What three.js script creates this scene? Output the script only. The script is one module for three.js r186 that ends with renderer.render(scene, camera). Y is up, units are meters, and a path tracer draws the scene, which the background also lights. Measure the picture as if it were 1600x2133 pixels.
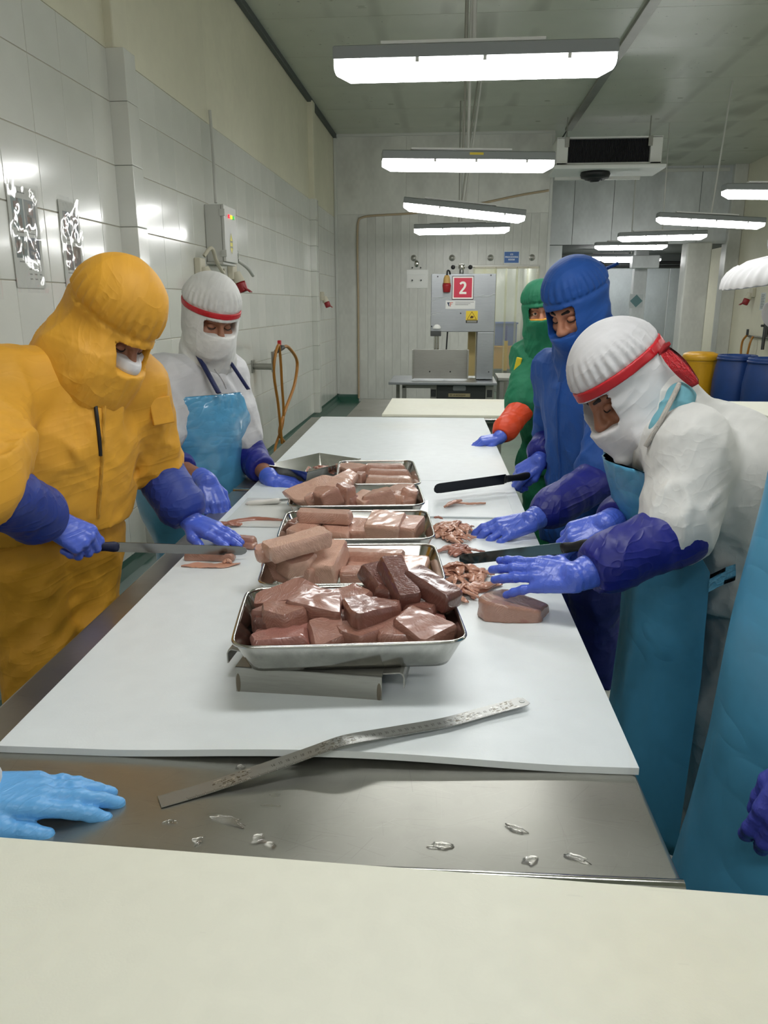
import * as THREE from 'three';
import { RoundedBoxGeometry } from 'three/addons/geometries/RoundedBoxGeometry.js';
import { mergeGeometries } from 'three/addons/utils/BufferGeometryUtils.js';
import { RectAreaLightUniformsLib } from 'three/addons/lights/RectAreaLightUniformsLib.js';

// ---------- camera, exposure, lamps ----------
const scene = new THREE.Scene();
scene.background = new THREE.Color(0x0b0d0c);
const camera = new THREE.PerspectiveCamera(2 * Math.atan(1066.5 / 1602) * 180 / Math.PI, 1600 / 2133, 0.05, 60);
camera.position.set(0, 1.55, 0);
camera.rotation.order = 'YXZ';
camera.rotation.set(-15.1 * Math.PI / 180, 4.9 * Math.PI / 180, 0);
const renderer = new THREE.WebGLRenderer({ antialias: true });
renderer.toneMapping = THREE.LinearToneMapping;
renderer.toneMappingExposure = 1.1;
renderer.shadowMap.enabled = true;
RectAreaLightUniformsLib.init();
const LAMP_COLOR = new THREE.Color().setRGB(1.0, 1.0, 0.99);
const LAMP_POWER = 5;       // radiance of each batten's downward face
const LAMP_GLOW = 19;         // glow of the diffuser as the eye sees it
const LAMP_W = 1.22, LAMP_D = 0.13;

// ---------- helpers ----------
const V = (x, y, z) => new THREE.Vector3(x, y, z);
const A = (p) => V(p[0], p[1], p[2]);
const D2R = Math.PI / 180;
let seed = 7;
const rnd = (a = 0, b = 1) => { seed = (seed * 1664525 + 1013904223) >>> 0; return a + (b - a) * seed / 4294967296; };
const reseed = (s) => { seed = s >>> 0; };
const mix = (a, b, t) => a + (b - a) * t;
const clamp = (x, a, b) => x < a ? a : x > b ? b : x;
const sstep = (a, b, x) => { const t = clamp((x - a) / (b - a), 0, 1); return t * t * (3 - 2 * t); };
const hash = (x, y, z) => { let h = Math.imul(x, 374761393) + Math.imul(y, 668265263) + Math.imul(z, 2147483647 ^ 1274126177); h = Math.imul(h ^ (h >>> 13), 1274126177); return ((h ^ (h >>> 16)) >>> 0) / 4294967296; };
function noise(x, y, z = 0) {          // value noise, -1..1
  const i = Math.floor(x), j = Math.floor(y), k = Math.floor(z);
  let u = x - i, v = y - j, w = z - k; u = u * u * (3 - 2 * u); v = v * v * (3 - 2 * v); w = w * w * (3 - 2 * w);
  const l = (a, b, t) => a + (b - a) * t;
  return 2 * l(l(l(hash(i, j, k), hash(i + 1, j, k), u), l(hash(i, j + 1, k), hash(i + 1, j + 1, k), u), v),
    l(l(hash(i, j, k + 1), hash(i + 1, j, k + 1), u), l(hash(i, j + 1, k + 1), hash(i + 1, j + 1, k + 1), u), v), w) - 1;
}
const fbm = (x, y, z, n = 3) => { let s = 0, a = 0.5; for (let i = 0; i < n; i++) { s += a * noise(x, y, z); x *= 2.03; y *= 2.03; z *= 2.03; a *= 0.5; } return s; };

const used = {};
function numbered(name) {
  used[name] = (used[name] ?? -1) + 1;
  return used[name] ? name + '_' + String(used[name]).padStart(3, '0') : name;
}
function tag(o, label, category, group) {
  o.userData.label = label; o.userData.category = category;
  if (group) o.userData.group = group;
  return o;
}
function mesh(name, geo, material, parent) {
  const m = new THREE.Mesh(Array.isArray(geo) ? merge(geo) : geo, material);
  m.name = name; m.castShadow = m.receiveShadow = true;
  if (parent) parent.add(m);
  return m;
}
function part(parent, name, geo, material, label) {
  const m = mesh(name, geo, material, parent);
  if (label) m.userData.label = label;
  return m;
}
function thing(name, label, category, pos = [0, 0, 0], turn = 0, group) {
  const g = new THREE.Group(); g.name = numbered(name); g.position.set(...pos); g.rotation.y = turn;
  scene.add(g); return tag(g, label, category, group);
}
function single(name, label, category, geo, material, pos = [0, 0, 0], turn = 0, group) {
  const m = mesh(numbered(name), geo, material, scene); m.position.set(...pos); m.rotation.y = turn;
  return tag(m, label, category, group);
}
function struct(name, geo, material, parent) {
  const m = mesh(name, geo, material, parent ?? scene);
  if (!parent) m.userData.kind = 'structure';
  return m;
}
function merge(list) {
  return mergeGeometries(list.map((g) => {
    const h = g.index ? g.toNonIndexed() : g.clone();
    for (const k of Object.keys(h.attributes)) if (!['position', 'normal', 'uv'].includes(k)) h.deleteAttribute(k);
    return h;
  }));
}
// geometry makers -------------------------------------------------
function box(w, h, d, x = 0, y = 0, z = 0, r = 0) {
  const rr = Math.min(r, w / 2.01, h / 2.01, d / 2.01);
  const g = rr > 0 ? new RoundedBoxGeometry(w, h, d, 2, rr) : new THREE.BoxGeometry(w, h, d);
  boxUV(g); return g.translate(x, y, z);
}
function boxUV(g) {                    // uv in metres by the dominant axis of the normal
  const p = g.attributes.position, n = g.attributes.normal, uv = new Float32Array(p.count * 2);
  for (let i = 0; i < p.count; i++) {
    const ax = Math.abs(n.getX(i)), ay = Math.abs(n.getY(i)), az = Math.abs(n.getZ(i));
    if (ay >= ax && ay >= az) { uv[2 * i] = p.getX(i); uv[2 * i + 1] = p.getZ(i); }
    else if (ax >= az) { uv[2 * i] = p.getZ(i); uv[2 * i + 1] = p.getY(i); }
    else { uv[2 * i] = p.getX(i); uv[2 * i + 1] = p.getY(i); }
  }
  g.setAttribute('uv', new THREE.BufferAttribute(uv, 2)); return g;
}
function bx(x0, x1, y0, y1, z0, z1, r = 0) { return box(Math.abs(x1 - x0), Math.abs(y1 - y0), Math.abs(z1 - z0), (x0 + x1) / 2, (y0 + y1) / 2, (z0 + z1) / 2, r); }
const at = (g, x, y, z, rx = 0, ry = 0, rz = 0) => g.applyMatrix4(new THREE.Matrix4().compose(V(x, y, z), new THREE.Quaternion().setFromEuler(new THREE.Euler(rx, ry, rz, 'YXZ')), V(1, 1, 1)));
function tube(pts, r, seg = 0, radial = 8, closed = false) {
  const c = new THREE.CatmullRomCurve3(pts.map(A), closed, 'centripetal');
  return new THREE.TubeGeometry(c, seg || pts.length * 8, r, radial, closed);
}
function rod(a, b, r, n = 10, r2 = r) {
  const p = A(a), q = A(b), d = q.clone().sub(p);
  const g = new THREE.CylinderGeometry(r2, r, d.length(), n);
  g.applyQuaternion(new THREE.Quaternion().setFromUnitVectors(V(0, 1, 0), d.clone().normalize()));
  const m = p.add(q).multiplyScalar(0.5); return g.translate(m.x, m.y, m.z);
}
function beam(a, b, w, h, r = 0.003) {         // square bar between two points
  const p = A(a), q = A(b), d = q.clone().sub(p), L = d.length();
  const g = box(w, h, L, 0, 0, 0, r);
  const m = new THREE.Matrix4().lookAt(p, q, Math.abs(d.y) > 0.95 * L ? V(0, 0, 1) : V(0, 1, 0));
  m.setPosition(p.add(q).multiplyScalar(0.5)); return g.applyMatrix4(m);
}
const lathe = (pts, n = 32) => new THREE.LatheGeometry(pts.map((p) => new THREE.Vector2(p[0], p[1])), n);
function extrude(pts, depth, bevel = 0, holes = []) {
  const s = new THREE.Shape(pts.map((p) => new THREE.Vector2(p[0], p[1])));
  for (const h of holes) s.holes.push(new THREE.Path(h.map((p) => new THREE.Vector2(p[0], p[1]))));
  return new THREE.ExtrudeGeometry(s, { depth, bevelEnabled: bevel > 0, bevelSize: bevel, bevelThickness: bevel, bevelSegments: 2, curveSegments: 12 });
}
function rrect(w, h, r, n = 5, cx = 0, cy = 0) {    // rounded rectangle outline
  const out = [];
  for (const [sx, sy, a] of [[1, -1, -90], [1, 1, 0], [-1, 1, 90], [-1, -1, 180]])
    for (let i = 0; i <= n; i++) { const t = (a + 90 * i / n) * D2R; out.push([cx + sx * (w / 2 - r) + r * Math.cos(t), cy + sy * (h / 2 - r) + r * Math.sin(t)]); }
  return out;
}
function loft(rings, closed = true, capA = false, capB = false) {   // rings: arrays of [x,y,z] of equal length
  const n = rings[0].length, pos = [], uv = [], idx = [];
  rings.forEach((r, i) => r.forEach((p, j) => { pos.push(...p); uv.push(j / n, i / rings.length); }));
  const m = closed ? n : n - 1;
  for (let i = 0; i + 1 < rings.length; i++) for (let j = 0; j < m; j++) {
    const a = i * n + j, b = i * n + (j + 1) % n, c = a + n, d = b + n; idx.push(a, b, c, b, d, c);
  }
  for (const [cap, row, flip] of [[capA, 0, true], [capB, rings.length - 1, false]]) if (cap) {
    const c = [0, 0, 0]; rings[row].forEach((p) => { for (let k = 0; k < 3; k++) c[k] += p[k] / n; });
    const ci = pos.length / 3; pos.push(...c); uv.push(0.5, 0.5);
    for (let j = 0; j < n; j++) { const a = row * n + j, b = row * n + (j + 1) % n; flip ? idx.push(ci, b, a) : idx.push(ci, a, b); }
  }
  const g = new THREE.BufferGeometry();
  g.setAttribute('position', new THREE.Float32BufferAttribute(pos, 3)); g.setAttribute('uv', new THREE.Float32BufferAttribute(uv, 2));
  g.setIndex(idx); g.computeVertexNormals(); return g;
}
// textures --------------------------------------------------------
function tex(w, h, fn, srgb = true) {       // fn(u, v) -> [r,g,b] 0..255 or a grey
  const d = new Uint8Array(w * h * 4);
  for (let y = 0; y < h; y++) for (let x = 0; x < w; x++) {
    const c = fn(x / w, y / h), o = 4 * (y * w + x);
    if (typeof c === 'number') d[o] = d[o + 1] = d[o + 2] = clamp(c, 0, 255); else { d[o] = clamp(c[0], 0, 255); d[o + 1] = clamp(c[1], 0, 255); d[o + 2] = clamp(c[2], 0, 255); }
    d[o + 3] = 255;
  }
  const t = new THREE.DataTexture(d, w, h); t.wrapS = t.wrapT = THREE.RepeatWrapping; t.magFilter = t.minFilter = THREE.LinearFilter;
  if (srgb) t.colorSpace = THREE.SRGBColorSpace; t.needsUpdate = true; return t;
}
function rep(t, sx, sy) { const c = t.clone(); c.repeat.set(sx, sy); c.needsUpdate = true; return c; }
function canvasTex(w, h, draw) {
  const c = document.createElement('canvas'); c.width = w; c.height = h; draw(c.getContext('2d'), w, h);
  const t = new THREE.CanvasTexture(c); t.colorSpace = THREE.SRGBColorSpace; t.magFilter = THREE.LinearFilter; return t;
}
// tileable noise: wraps with period n in u and m in v
const wrapN = (u, v, n, m, s = 0) => { // blend of shifted copies so the edge matches
  const f = (a, b) => noise(a * n, b * m, s), bu = u, bv = v;
  return (f(u, v) * (1 - bu) + f(u - 1, v) * bu) * (1 - bv) + (f(u, v - 1) * (1 - bu) + f(u - 1, v - 1) * bu) * bv;
};
const rgb = (r, g, b) => new THREE.Color().setStyle(`rgb(${r},${g},${b})`);
const std = (color, rough = 0.6, metal = 0, extra = {}) => new THREE.MeshStandardMaterial({ color, roughness: rough, metalness: metal, ...extra });
const phys = (color, rough = 0.5, extra = {}) => new THREE.MeshPhysicalMaterial({ color, roughness: rough, ...extra });

// ---------- smooth bodies: joined distance fields, meshed as surface nets ----------
const cap = (a, b, ra, rb = ra, o = {}) => {
  const ax = a[0], ay = a[1], az = a[2], bxx = b[0] - ax, by = b[1] - ay, bz = b[2] - az, L2 = bxx * bxx + by * by + bz * bz || 1e-9, L = Math.sqrt(L2), w = o.w || 0, fr = o.fr || 34, s = o.s || 0;
  const f = (x, y, z) => {
    const px = x - ax, py = y - ay, pz = z - az; let t = (px * bxx + py * by + pz * bz) / L2; const tc = t < 0 ? 0 : t > 1 ? 1 : t;
    const qx = px - bxx * tc, qy = py - by * tc, qz = pz - bz * tc;
    let d = Math.sqrt(qx * qx + qy * qy + qz * qz) - (ra + (rb - ra) * tc);
    if (w) { const T = t * L + 0.5 * qx - 0.35 * qz, n = noise(qx * 5 + s, qy * 5 + T * fr, qz * 5 + s), n2 = noise(qx * 12 - s, qy * 12 + T * fr * 1.7 + qx * 20, qz * 12), r = 1 - Math.abs(n), r2 = 1 - Math.abs(n2); d -= w * (r * r * r + 0.5 * r2 * r2 * r2 - 0.45); }
    return d;
  };
  return { f, lo: [Math.min(a[0], b[0]), Math.min(a[1], b[1]), Math.min(a[2], b[2])].map((v) => v - Math.max(ra, rb) - w), hi: [Math.max(a[0], b[0]), Math.max(a[1], b[1]), Math.max(a[2], b[2])].map((v) => v + Math.max(ra, rb) + w) };
};
const ell = (c, r, X = [1, 0, 0], Y = [0, 1, 0], Z = [0, 0, 1]) => {
  const f = (x, y, z) => {
    const px = x - c[0], py = y - c[1], pz = z - c[2];
    const u = (px * X[0] + py * X[1] + pz * X[2]) / r[0], v = (px * Y[0] + py * Y[1] + pz * Y[2]) / r[1], w = (px * Z[0] + py * Z[1] + pz * Z[2]) / r[2];
    const k0 = Math.sqrt(u * u + v * v + w * w), k1 = Math.sqrt((u / r[0]) ** 2 + (v / r[1]) ** 2 + (w / r[2]) ** 2);
    return k1 < 1e-6 ? -Math.min(...r) : k0 * (k0 - 1) / k1;
  };
  const m = Math.max(...r);
  return { f, lo: c.map((v) => v - m), hi: c.map((v) => v + m) };
};
function fieldOf(F) {                  // F: { prims, k, grow, disp, cuts, clips } -> plain function
  const { prims, k = 0.03, grow = 0, disp, cuts = [], clips = [] } = F;
  return (x, y, z, list = prims) => {
    let d = 1e3;
    for (let i = 0; i < list.length; i++) { const e = list[i].f(x, y, z); if (d > 999) { d = e; continue; } const h = k - Math.abs(d - e); d = (d < e ? d : e) - (h > 0 ? h * h / (4 * k) : 0); }
    d -= grow;
    if (disp) d += disp(x, y, z);
    for (let i = 0; i < cuts.length; i++) { const e = -cuts[i](x, y, z); if (e > d) d = e; }
    for (let i = 0; i < clips.length; i++) { const e = clips[i](x, y, z); if (e > d) d = e; }
    return d;
  };
}
function nets(F, h) {
  const { prims, k = 0.03, grow = 0, slack = 0.03 } = F, f = fieldOf(F), bare = fieldOf({ prims, k, grow });
  const lo = [1e9, 1e9, 1e9], hi = [-1e9, -1e9, -1e9];
  for (const p of prims) for (let a = 0; a < 3; a++) { lo[a] = Math.min(lo[a], p.lo[a] - grow); hi[a] = Math.max(hi[a], p.hi[a] + grow); }
  if (F.lo) for (let a = 0; a < 3; a++) { lo[a] = Math.max(lo[a], F.lo[a]); hi[a] = Math.min(hi[a], F.hi[a]); }
  for (let a = 0; a < 3; a++) { lo[a] -= 2.5 * h + 0.012; hi[a] += 2.5 * h + 0.012; }
  const B = 8, n = [0, 1, 2].map((a) => Math.ceil((hi[a] - lo[a]) / h / B) * B + 1), [nx, ny, nz] = n, sx = 1, sy = nx, sz = nx * ny;
  const val = new Float32Array(nx * ny * nz).fill(1e3), R = B * h * 0.87;
  for (let bz = 0; bz < nz - 1; bz += B) for (let by = 0; by < ny - 1; by += B) for (let bx0 = 0; bx0 < nx - 1; bx0 += B) {
    const cx = lo[0] + (bx0 + B / 2) * h, cy = lo[1] + (by + B / 2) * h, cz = lo[2] + (bz + B / 2) * h, d0 = bare(cx, cy, cz);
    if (Math.abs(d0) > R + slack + k && (d0 > 0 || !(F.cuts || F.clips))) {
      if (d0 < 0) for (let z = bz; z <= bz + B; z++) for (let y = by; y <= by + B; y++) for (let x = bx0; x <= bx0 + B; x++) { const i = x + y * sy + z * sz; if (val[i] === 1e3) val[i] = -1; }
      continue;
    }
    const near = prims.filter((p) => p.f(cx, cy, cz) < Math.max(d0 + grow, -R) + 2.2 * R + k + 0.02);
    if (!near.length) continue;
    for (let z = bz; z <= bz + B; z++) for (let y = by; y <= by + B; y++) for (let x = bx0; x <= bx0 + B; x++) {
      const i = x + y * sy + z * sz;
      if (val[i] === 1e3 || val[i] === -1) val[i] = f(lo[0] + x * h, lo[1] + y * h, lo[2] + z * h, near);
    }
  }
  const vid = new Int32Array(nx * ny * nz).fill(-1), pos = [], idx = [];
  for (let z = 0; z < nz - 1; z++) for (let y = 0; y < ny - 1; y++) for (let x = 0; x < nx - 1; x++) {
    const i = x + y * sy + z * sz; let m = 0;
    const c0 = val[i], c1 = val[i + 1], c2 = val[i + sy], c3 = val[i + sy + 1], c4 = val[i + sz], c5 = val[i + sz + 1], c6 = val[i + sz + sy], c7 = val[i + sz + sy + 1];
    if (c0 < 0) m++; if (c1 < 0) m++; if (c2 < 0) m++; if (c3 < 0) m++; if (c4 < 0) m++; if (c5 < 0) m++; if (c6 < 0) m++; if (c7 < 0) m++;
    if (m === 0 || m === 8) continue;
    let X = 0, Y = 0, Z = 0, c = 0;
    const e = (a, b, dx, dy, dz, ax) => { if ((a < 0) === (b < 0)) return; const t = a / (a - b); X += dx + (ax === 0 ? t : 0); Y += dy + (ax === 1 ? t : 0); Z += dz + (ax === 2 ? t : 0); c++; };
    e(c0, c1, 0, 0, 0, 0); e(c2, c3, 0, 1, 0, 0); e(c4, c5, 0, 0, 1, 0); e(c6, c7, 0, 1, 1, 0);
    e(c0, c2, 0, 0, 0, 1); e(c1, c3, 1, 0, 0, 1); e(c4, c6, 0, 0, 1, 1); e(c5, c7, 1, 0, 1, 1);
    e(c0, c4, 0, 0, 0, 2); e(c1, c5, 1, 0, 0, 2); e(c2, c6, 0, 1, 0, 2); e(c3, c7, 1, 1, 0, 2);
    vid[i] = pos.length / 3; pos.push(lo[0] + (x + X / c) * h, lo[1] + (y + Y / c) * h, lo[2] + (z + Z / c) * h);
  }
  const quad = (a, b, c, d, flip) => { if (a < 0 || b < 0 || c < 0 || d < 0) return; flip ? idx.push(a, c, b, b, c, d) : idx.push(a, b, c, b, d, c); };
  for (let z = 1; z < nz - 1; z++) for (let y = 1; y < ny - 1; y++) for (let x = 1; x < nx - 1; x++) {
    const i = x + y * sy + z * sz, a = val[i] < 0;
    if (a !== val[i + 1] < 0) quad(vid[i - sy - sz], vid[i - sz], vid[i - sy], vid[i], !a);
    if (a !== val[i + sy] < 0) quad(vid[i - 1 - sz], vid[i - 1], vid[i - sz], vid[i], !a);
    if (a !== val[i + sz] < 0) quad(vid[i - 1 - sy], vid[i - sy], vid[i - 1], vid[i], !a);
  }
  const g = new THREE.BufferGeometry(), uv = new Float32Array(pos.length / 3 * 2);
  for (let i = 0; i < pos.length / 3; i++) { uv[2 * i] = pos[3 * i] + 0.7 * pos[3 * i + 2]; uv[2 * i + 1] = pos[3 * i + 1] + 0.2 * pos[3 * i + 2]; }
  g.setAttribute('position', new THREE.Float32BufferAttribute(pos, 3)); g.setAttribute('uv', new THREE.BufferAttribute(uv, 2));
  g.setIndex(idx); g.computeVertexNormals(); return g;
}
// small vector helpers on arrays
const add = (a, b, s = 1) => [a[0] + b[0] * s, a[1] + b[1] * s, a[2] + b[2] * s];
const sub = (a, b) => [a[0] - b[0], a[1] - b[1], a[2] - b[2]];
const dot = (a, b) => a[0] * b[0] + a[1] * b[1] + a[2] * b[2];
const cross = (a, b) => [a[1] * b[2] - a[2] * b[1], a[2] * b[0] - a[0] * b[2], a[0] * b[1] - a[1] * b[0]];
const nrm = (a) => { const l = Math.hypot(...a) || 1; return [a[0] / l, a[1] / l, a[2] / l]; };
const lerp = (a, b, t) => [mix(a[0], b[0], t), mix(a[1], b[1], t), mix(a[2], b[2], t)];
const rotA = (v, k, a) => { const c = Math.cos(a), s = Math.sin(a), x = cross(k, v), d = dot(k, v) * (1 - c); return [v[0] * c + x[0] * s + k[0] * d, v[1] * c + x[1] * s + k[1] * d, v[2] * c + x[2] * s + k[2] * d]; };

// ---------- shared materials ----------
const cloudT = tex(512, 512, (u, v) => 232 + 14 * wrapN(u, v, 5, 5, 1) + 9 * wrapN(u, v, 14, 14, 2) + 5 * wrapN(u, v, 60, 60, 3));
const speckT = tex(512, 512, (u, v) => 236 + 8 * wrapN(u, v, 8, 8, 4) + 10 * wrapN(u, v, 120, 120, 5));
const brushT = tex(512, 512, (u, v) => 222 + 4 * wrapN(u, v, 6, 160, 6) + 5 * wrapN(u, v, 24, 300, 7) + 9 * wrapN(u, v, 5, 5, 8));
const smudgeT = tex(512, 512, (u, v) => 150 + 34 * wrapN(u, v, 5, 5, 9) + 16 * wrapN(u, v, 17, 17, 10) + 8 * wrapN(u, v, 6, 120, 11), false);
const weaveT = tex(256, 256, (u, v) => 128 + 60 * Math.sin(u * 256 * Math.PI / 2) * Math.sin(v * 256 * Math.PI / 2) + 40 * wrapN(u, v, 40, 40, 12), false);
const fineT = tex(512, 512, (u, v) => 128 + 60 * wrapN(u, v, 90, 90, 13) + 50 * wrapN(u, v, 30, 30, 14), false);
const tileT = tex(256, 256, (u, v) => 246 + 3 * wrapN(u, v, 4, 4, 15) + 2 * wrapN(u, v, 14, 14, 16));
const steelT = canvasTex(1024, 1024, (c) => {     // worn sheet: faint blotches, fine scratches
  c.fillStyle = '#dcdcd8'; c.fillRect(0, 0, 1024, 1024); reseed(31);
  for (let i = 0; i < 500; i++) { const x = rnd(0, 1024), y = rnd(0, 1024), r = rnd(10, 60), g = rnd(0, 1) > 0.5 ? 240 : 190; c.fillStyle = `rgba(${g},${g},${g - 3},0.05)`; c.beginPath(); c.ellipse(x, y, r, r * rnd(0.3, 0.8), rnd(0, 3), 0, 7); c.fill(); }
  for (let i = 0; i < 900; i++) { const x = rnd(0, 1024), y = rnd(0, 1024), a = rnd(-0.5, 0.5) + (i % 5 ? 0 : 1.2), l = rnd(10, 120), g = rnd(0, 1) > 0.4 ? 250 : 160; c.strokeStyle = `rgba(${g},${g},${g},${rnd(0.08, 0.3)})`; c.lineWidth = rnd(0.5, 1.4); c.beginPath(); c.moveTo(x, y); c.lineTo(x + l * Math.cos(a), y + l * Math.sin(a)); c.stroke(); }
}); steelT.wrapS = steelT.wrapT = THREE.RepeatWrapping;
const creaseT = tex(768, 768, (u, v) => {        // soft cloth creases
  const wu = 0.06 * wrapN(u, v, 4, 4, 70), wv = 0.06 * wrapN(u, v, 4, 4, 71), c = (n) => Math.pow(1 - Math.abs(n), 5);
  return 70 + 95 * c(wrapN(u, v, 5, 4, 72) + 6 * wu) + 55 * c(wrapN(u, v, 9, 12, 73) + 9 * wv) + 26 * c(wrapN(u, v, 22, 26, 74) + 5 * wu);
}, false);
const M = {};
M.tile = phys(rgb(232, 232, 224), 0.16, { map: rep(tileT, 0.7, 0.7), clearcoat: 0.3, clearcoatRoughness: 0.08 });
M.tile2 = phys(rgb(227, 228, 220), 0.18, { map: rep(tileT, 0.5, 0.9), clearcoat: 0.3, clearcoatRoughness: 0.08 });
M.tile3 = phys(rgb(236, 236, 228), 0.15, { map: rep(tileT, 0.9, 0.6), clearcoat: 0.3, clearcoatRoughness: 0.08 });
M.grout = std(rgb(196, 190, 174), 0.9, 0, { map: rep(speckT, 1, 1) });
M.cream = std(rgb(240, 235, 211), 0.6, 0, { map: rep(M.plainT = tex(512, 512, (u, v) => 240 + 7 * wrapN(u, v, 4, 4, 17) + 4 * wrapN(u, v, 11, 11, 18) + 3 * wrapN(u, v, 50, 50, 19)), 0.35, 0.35) });
M.panel = std(rgb(230, 230, 222), 0.38, 0, { map: rep(cloudT, 0.45, 0.3) });
M.panelGrey = std(rgb(226, 230, 230), 0.4, 0, { map: rep(cloudT, 0.45, 0.3) });
M.greyDoor = std(rgb(172, 180, 182), 0.4, 0, { map: rep(cloudT, 0.6, 0.4) });
M.ceilMap = tex(1024, 1024, (u, v) => {
  const d = 0.5 + 0.5 * wrapN(u, v, 7, 7, 20) + 0.3 * wrapN(u, v, 23, 19, 21);
  const sp = wrapN(u, v, 130, 130, 22) > 0.72 && wrapN(u, v, 6, 6, 23) > 0.1 ? 60 : 0;
  const st = Math.max(0, wrapN(u, v, 16, 5, 24) - 0.35) * 70;
  return [206 + 12 * d - sp - st, 208 + 11 * d - sp - st, 198 + 10 * d - sp - st];
});
M.ceiling = std(rgb(236, 238, 232), 0.34, 0, { map: rep(M.ceilMap, 0.3, 0.3), roughnessMap: rep(smudgeT, 0.5, 0.5) });
M.ceiling.roughness = 0.55;
M.seam = std(rgb(70, 72, 68), 0.8);
M.trim = std(rgb(205, 206, 200), 0.4);
M.darkTrim = std(rgb(92, 98, 96), 0.7, 0, { map: rep(speckT, 2, 2) });
M.floorMap = tex(512, 512, (u, v) => { const a = wrapN(u, v, 6, 6, 30), b = wrapN(u, v, 40, 40, 31), s = Math.max(0, wrapN(u, v, 12, 50, 32) - 0.5); return [50 + 12 * a + 8 * b + 90 * s, 90 + 14 * a + 9 * b + 70 * s, 78 + 12 * a + 8 * b + 70 * s]; });
M.floor = phys(0xffffff, 0.3, { map: rep(M.floorMap, 0.8, 0.8), clearcoat: 0.3, clearcoatRoughness: 0.25 });
M.cove = phys(rgb(38, 88, 72), 0.3, { map: rep(cloudT, 1, 1) });
M.steel = std(rgb(192, 191, 185), 0.32, 0.9, { map: rep(steelT, 1.6, 1.6), roughnessMap: rep(smudgeT, 1.4, 1.4) });
M.steel.roughness = 0.54;
M.steelBright = std(rgb(205, 204, 198), 0.16, 1, { map: rep(cloudT, 3, 3) });
M.steelDull = std(rgb(188, 187, 179), 0.42, 0.8, { map: rep(brushT, 2, 2) });
M.steelDark = std(rgb(96, 98, 97), 0.4, 0.8, { map: rep(brushT, 2, 2) });
M.alu = std(rgb(190, 194, 197), 0.36, 0.85, { map: rep(brushT, 1.6, 1.6) });
const boardMap = tex(1024, 1024, (u, v) => {
  const c = wrapN(u, v, 4, 4, 40), f = wrapN(u, v, 60, 60, 41), st = Math.max(0, wrapN(u, v, 3, 3, 42) - 0.25), k = wrapN(u, v, 12, 200, 43) > 0.8 ? -6 : 0;
  return [231 + 4 * c + 3 * f + k, 236 + 4 * c + 3 * f - 8 * st + k, 238 + 4 * c + 3 * f - 22 * st + k];
});
M.board = phys(rgb(250, 251, 250), 0.38, { map: rep(boardMap, 0.6, 0.6), bumpMap: rep(fineT, 6, 6), bumpScale: 0.0002 });
M.boardCream = phys(rgb(254, 248, 228), 0.5, { map: rep(boardMap, 0.8, 0.8), bumpMap: rep(fineT, 6, 6), bumpScale: 0.0002 });
M.plateClear = phys(rgb(222, 224, 220), 0.2);
M.white = std(rgb(232, 232, 228), 0.5);
M.plasticGrey = std(rgb(200, 200, 194), 0.45);
M.beige = std(rgb(206, 200, 180), 0.55);
M.red = std(rgb(150, 22, 30), 0.4);
M.black = std(rgb(22, 23, 25), 0.5);
M.darkGrey = std(rgb(60, 62, 62), 0.55);
M.fixGrey = std(rgb(142, 146, 146), 0.5);
M.lamp = std(rgb(240, 244, 236), 0.4, 0, { emissive: LAMP_COLOR, emissiveIntensity: LAMP_GLOW });
M.lampEnd = phys(rgb(226, 222, 205), 0.3, { transmission: 0.3, thickness: 0 });
M.hose = phys(rgb(176, 118, 44), 0.35);
M.blueDrum = phys(rgb(28, 66, 132), 0.45, { map: rep(cloudT, 2, 2) });
M.yellowBin = phys(rgb(226, 168, 28), 0.4, { map: rep(cloudT, 2, 2) });
M.rust = std(rgb(150, 118, 84), 0.8, 0, { map: rep(speckT, 4, 4) });
M.orangePipe = std(rgb(178, 160, 132), 0.6);
M.skin = phys(rgb(148, 100, 76), 0.5, { sheen: 0.2 });
M.skinLight = phys(rgb(178, 122, 94), 0.5);

// ---------- the room ----------
const WX = -1.87, RX = 5.41, ZB = -12.74, ZD = -16, ZF = -19.2, ZN = 3.2, CH = 4.07, TILE_TOP = 2.87;
const floor = struct('floor', bx(WX - 0.2, RX + 0.2, -0.2, 0, ZF - 0.2, ZN), M.floor);
const ceiling = struct('ceiling', bx(WX - 0.2, RX + 0.2, CH, CH + 0.2, ZF - 0.2, ZN), M.seam);
{ // ceiling sheets with dark open joints
  const zs = [ZN]; for (let z = 2.4; z > -16; z -= 1.13) zs.push(z - 0.04); zs.push(-16.1);
  for (const [x0, x1] of [[WX, 1.64], [1.66, RX]]) for (let i = 0; i + 1 < zs.length; i++)
    struct('ceiling_panel', bx(x0 + 0.004, x1 - 0.004, CH - 0.012 - rnd(0, 0.002), CH, zs[i] - 0.003, zs[i + 1] + 0.003), M.ceiling, ceiling);
}
struct('trim_1', bx(1.60, 1.70, CH - 0.05, CH - 0.008, ZN, -12.6, 0.004), M.steelDull);
struct('trim_2', bx(WX, WX + 0.05, CH - 0.07, CH - 0.008, ZN, ZB, 0.006), M.darkTrim);

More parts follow.
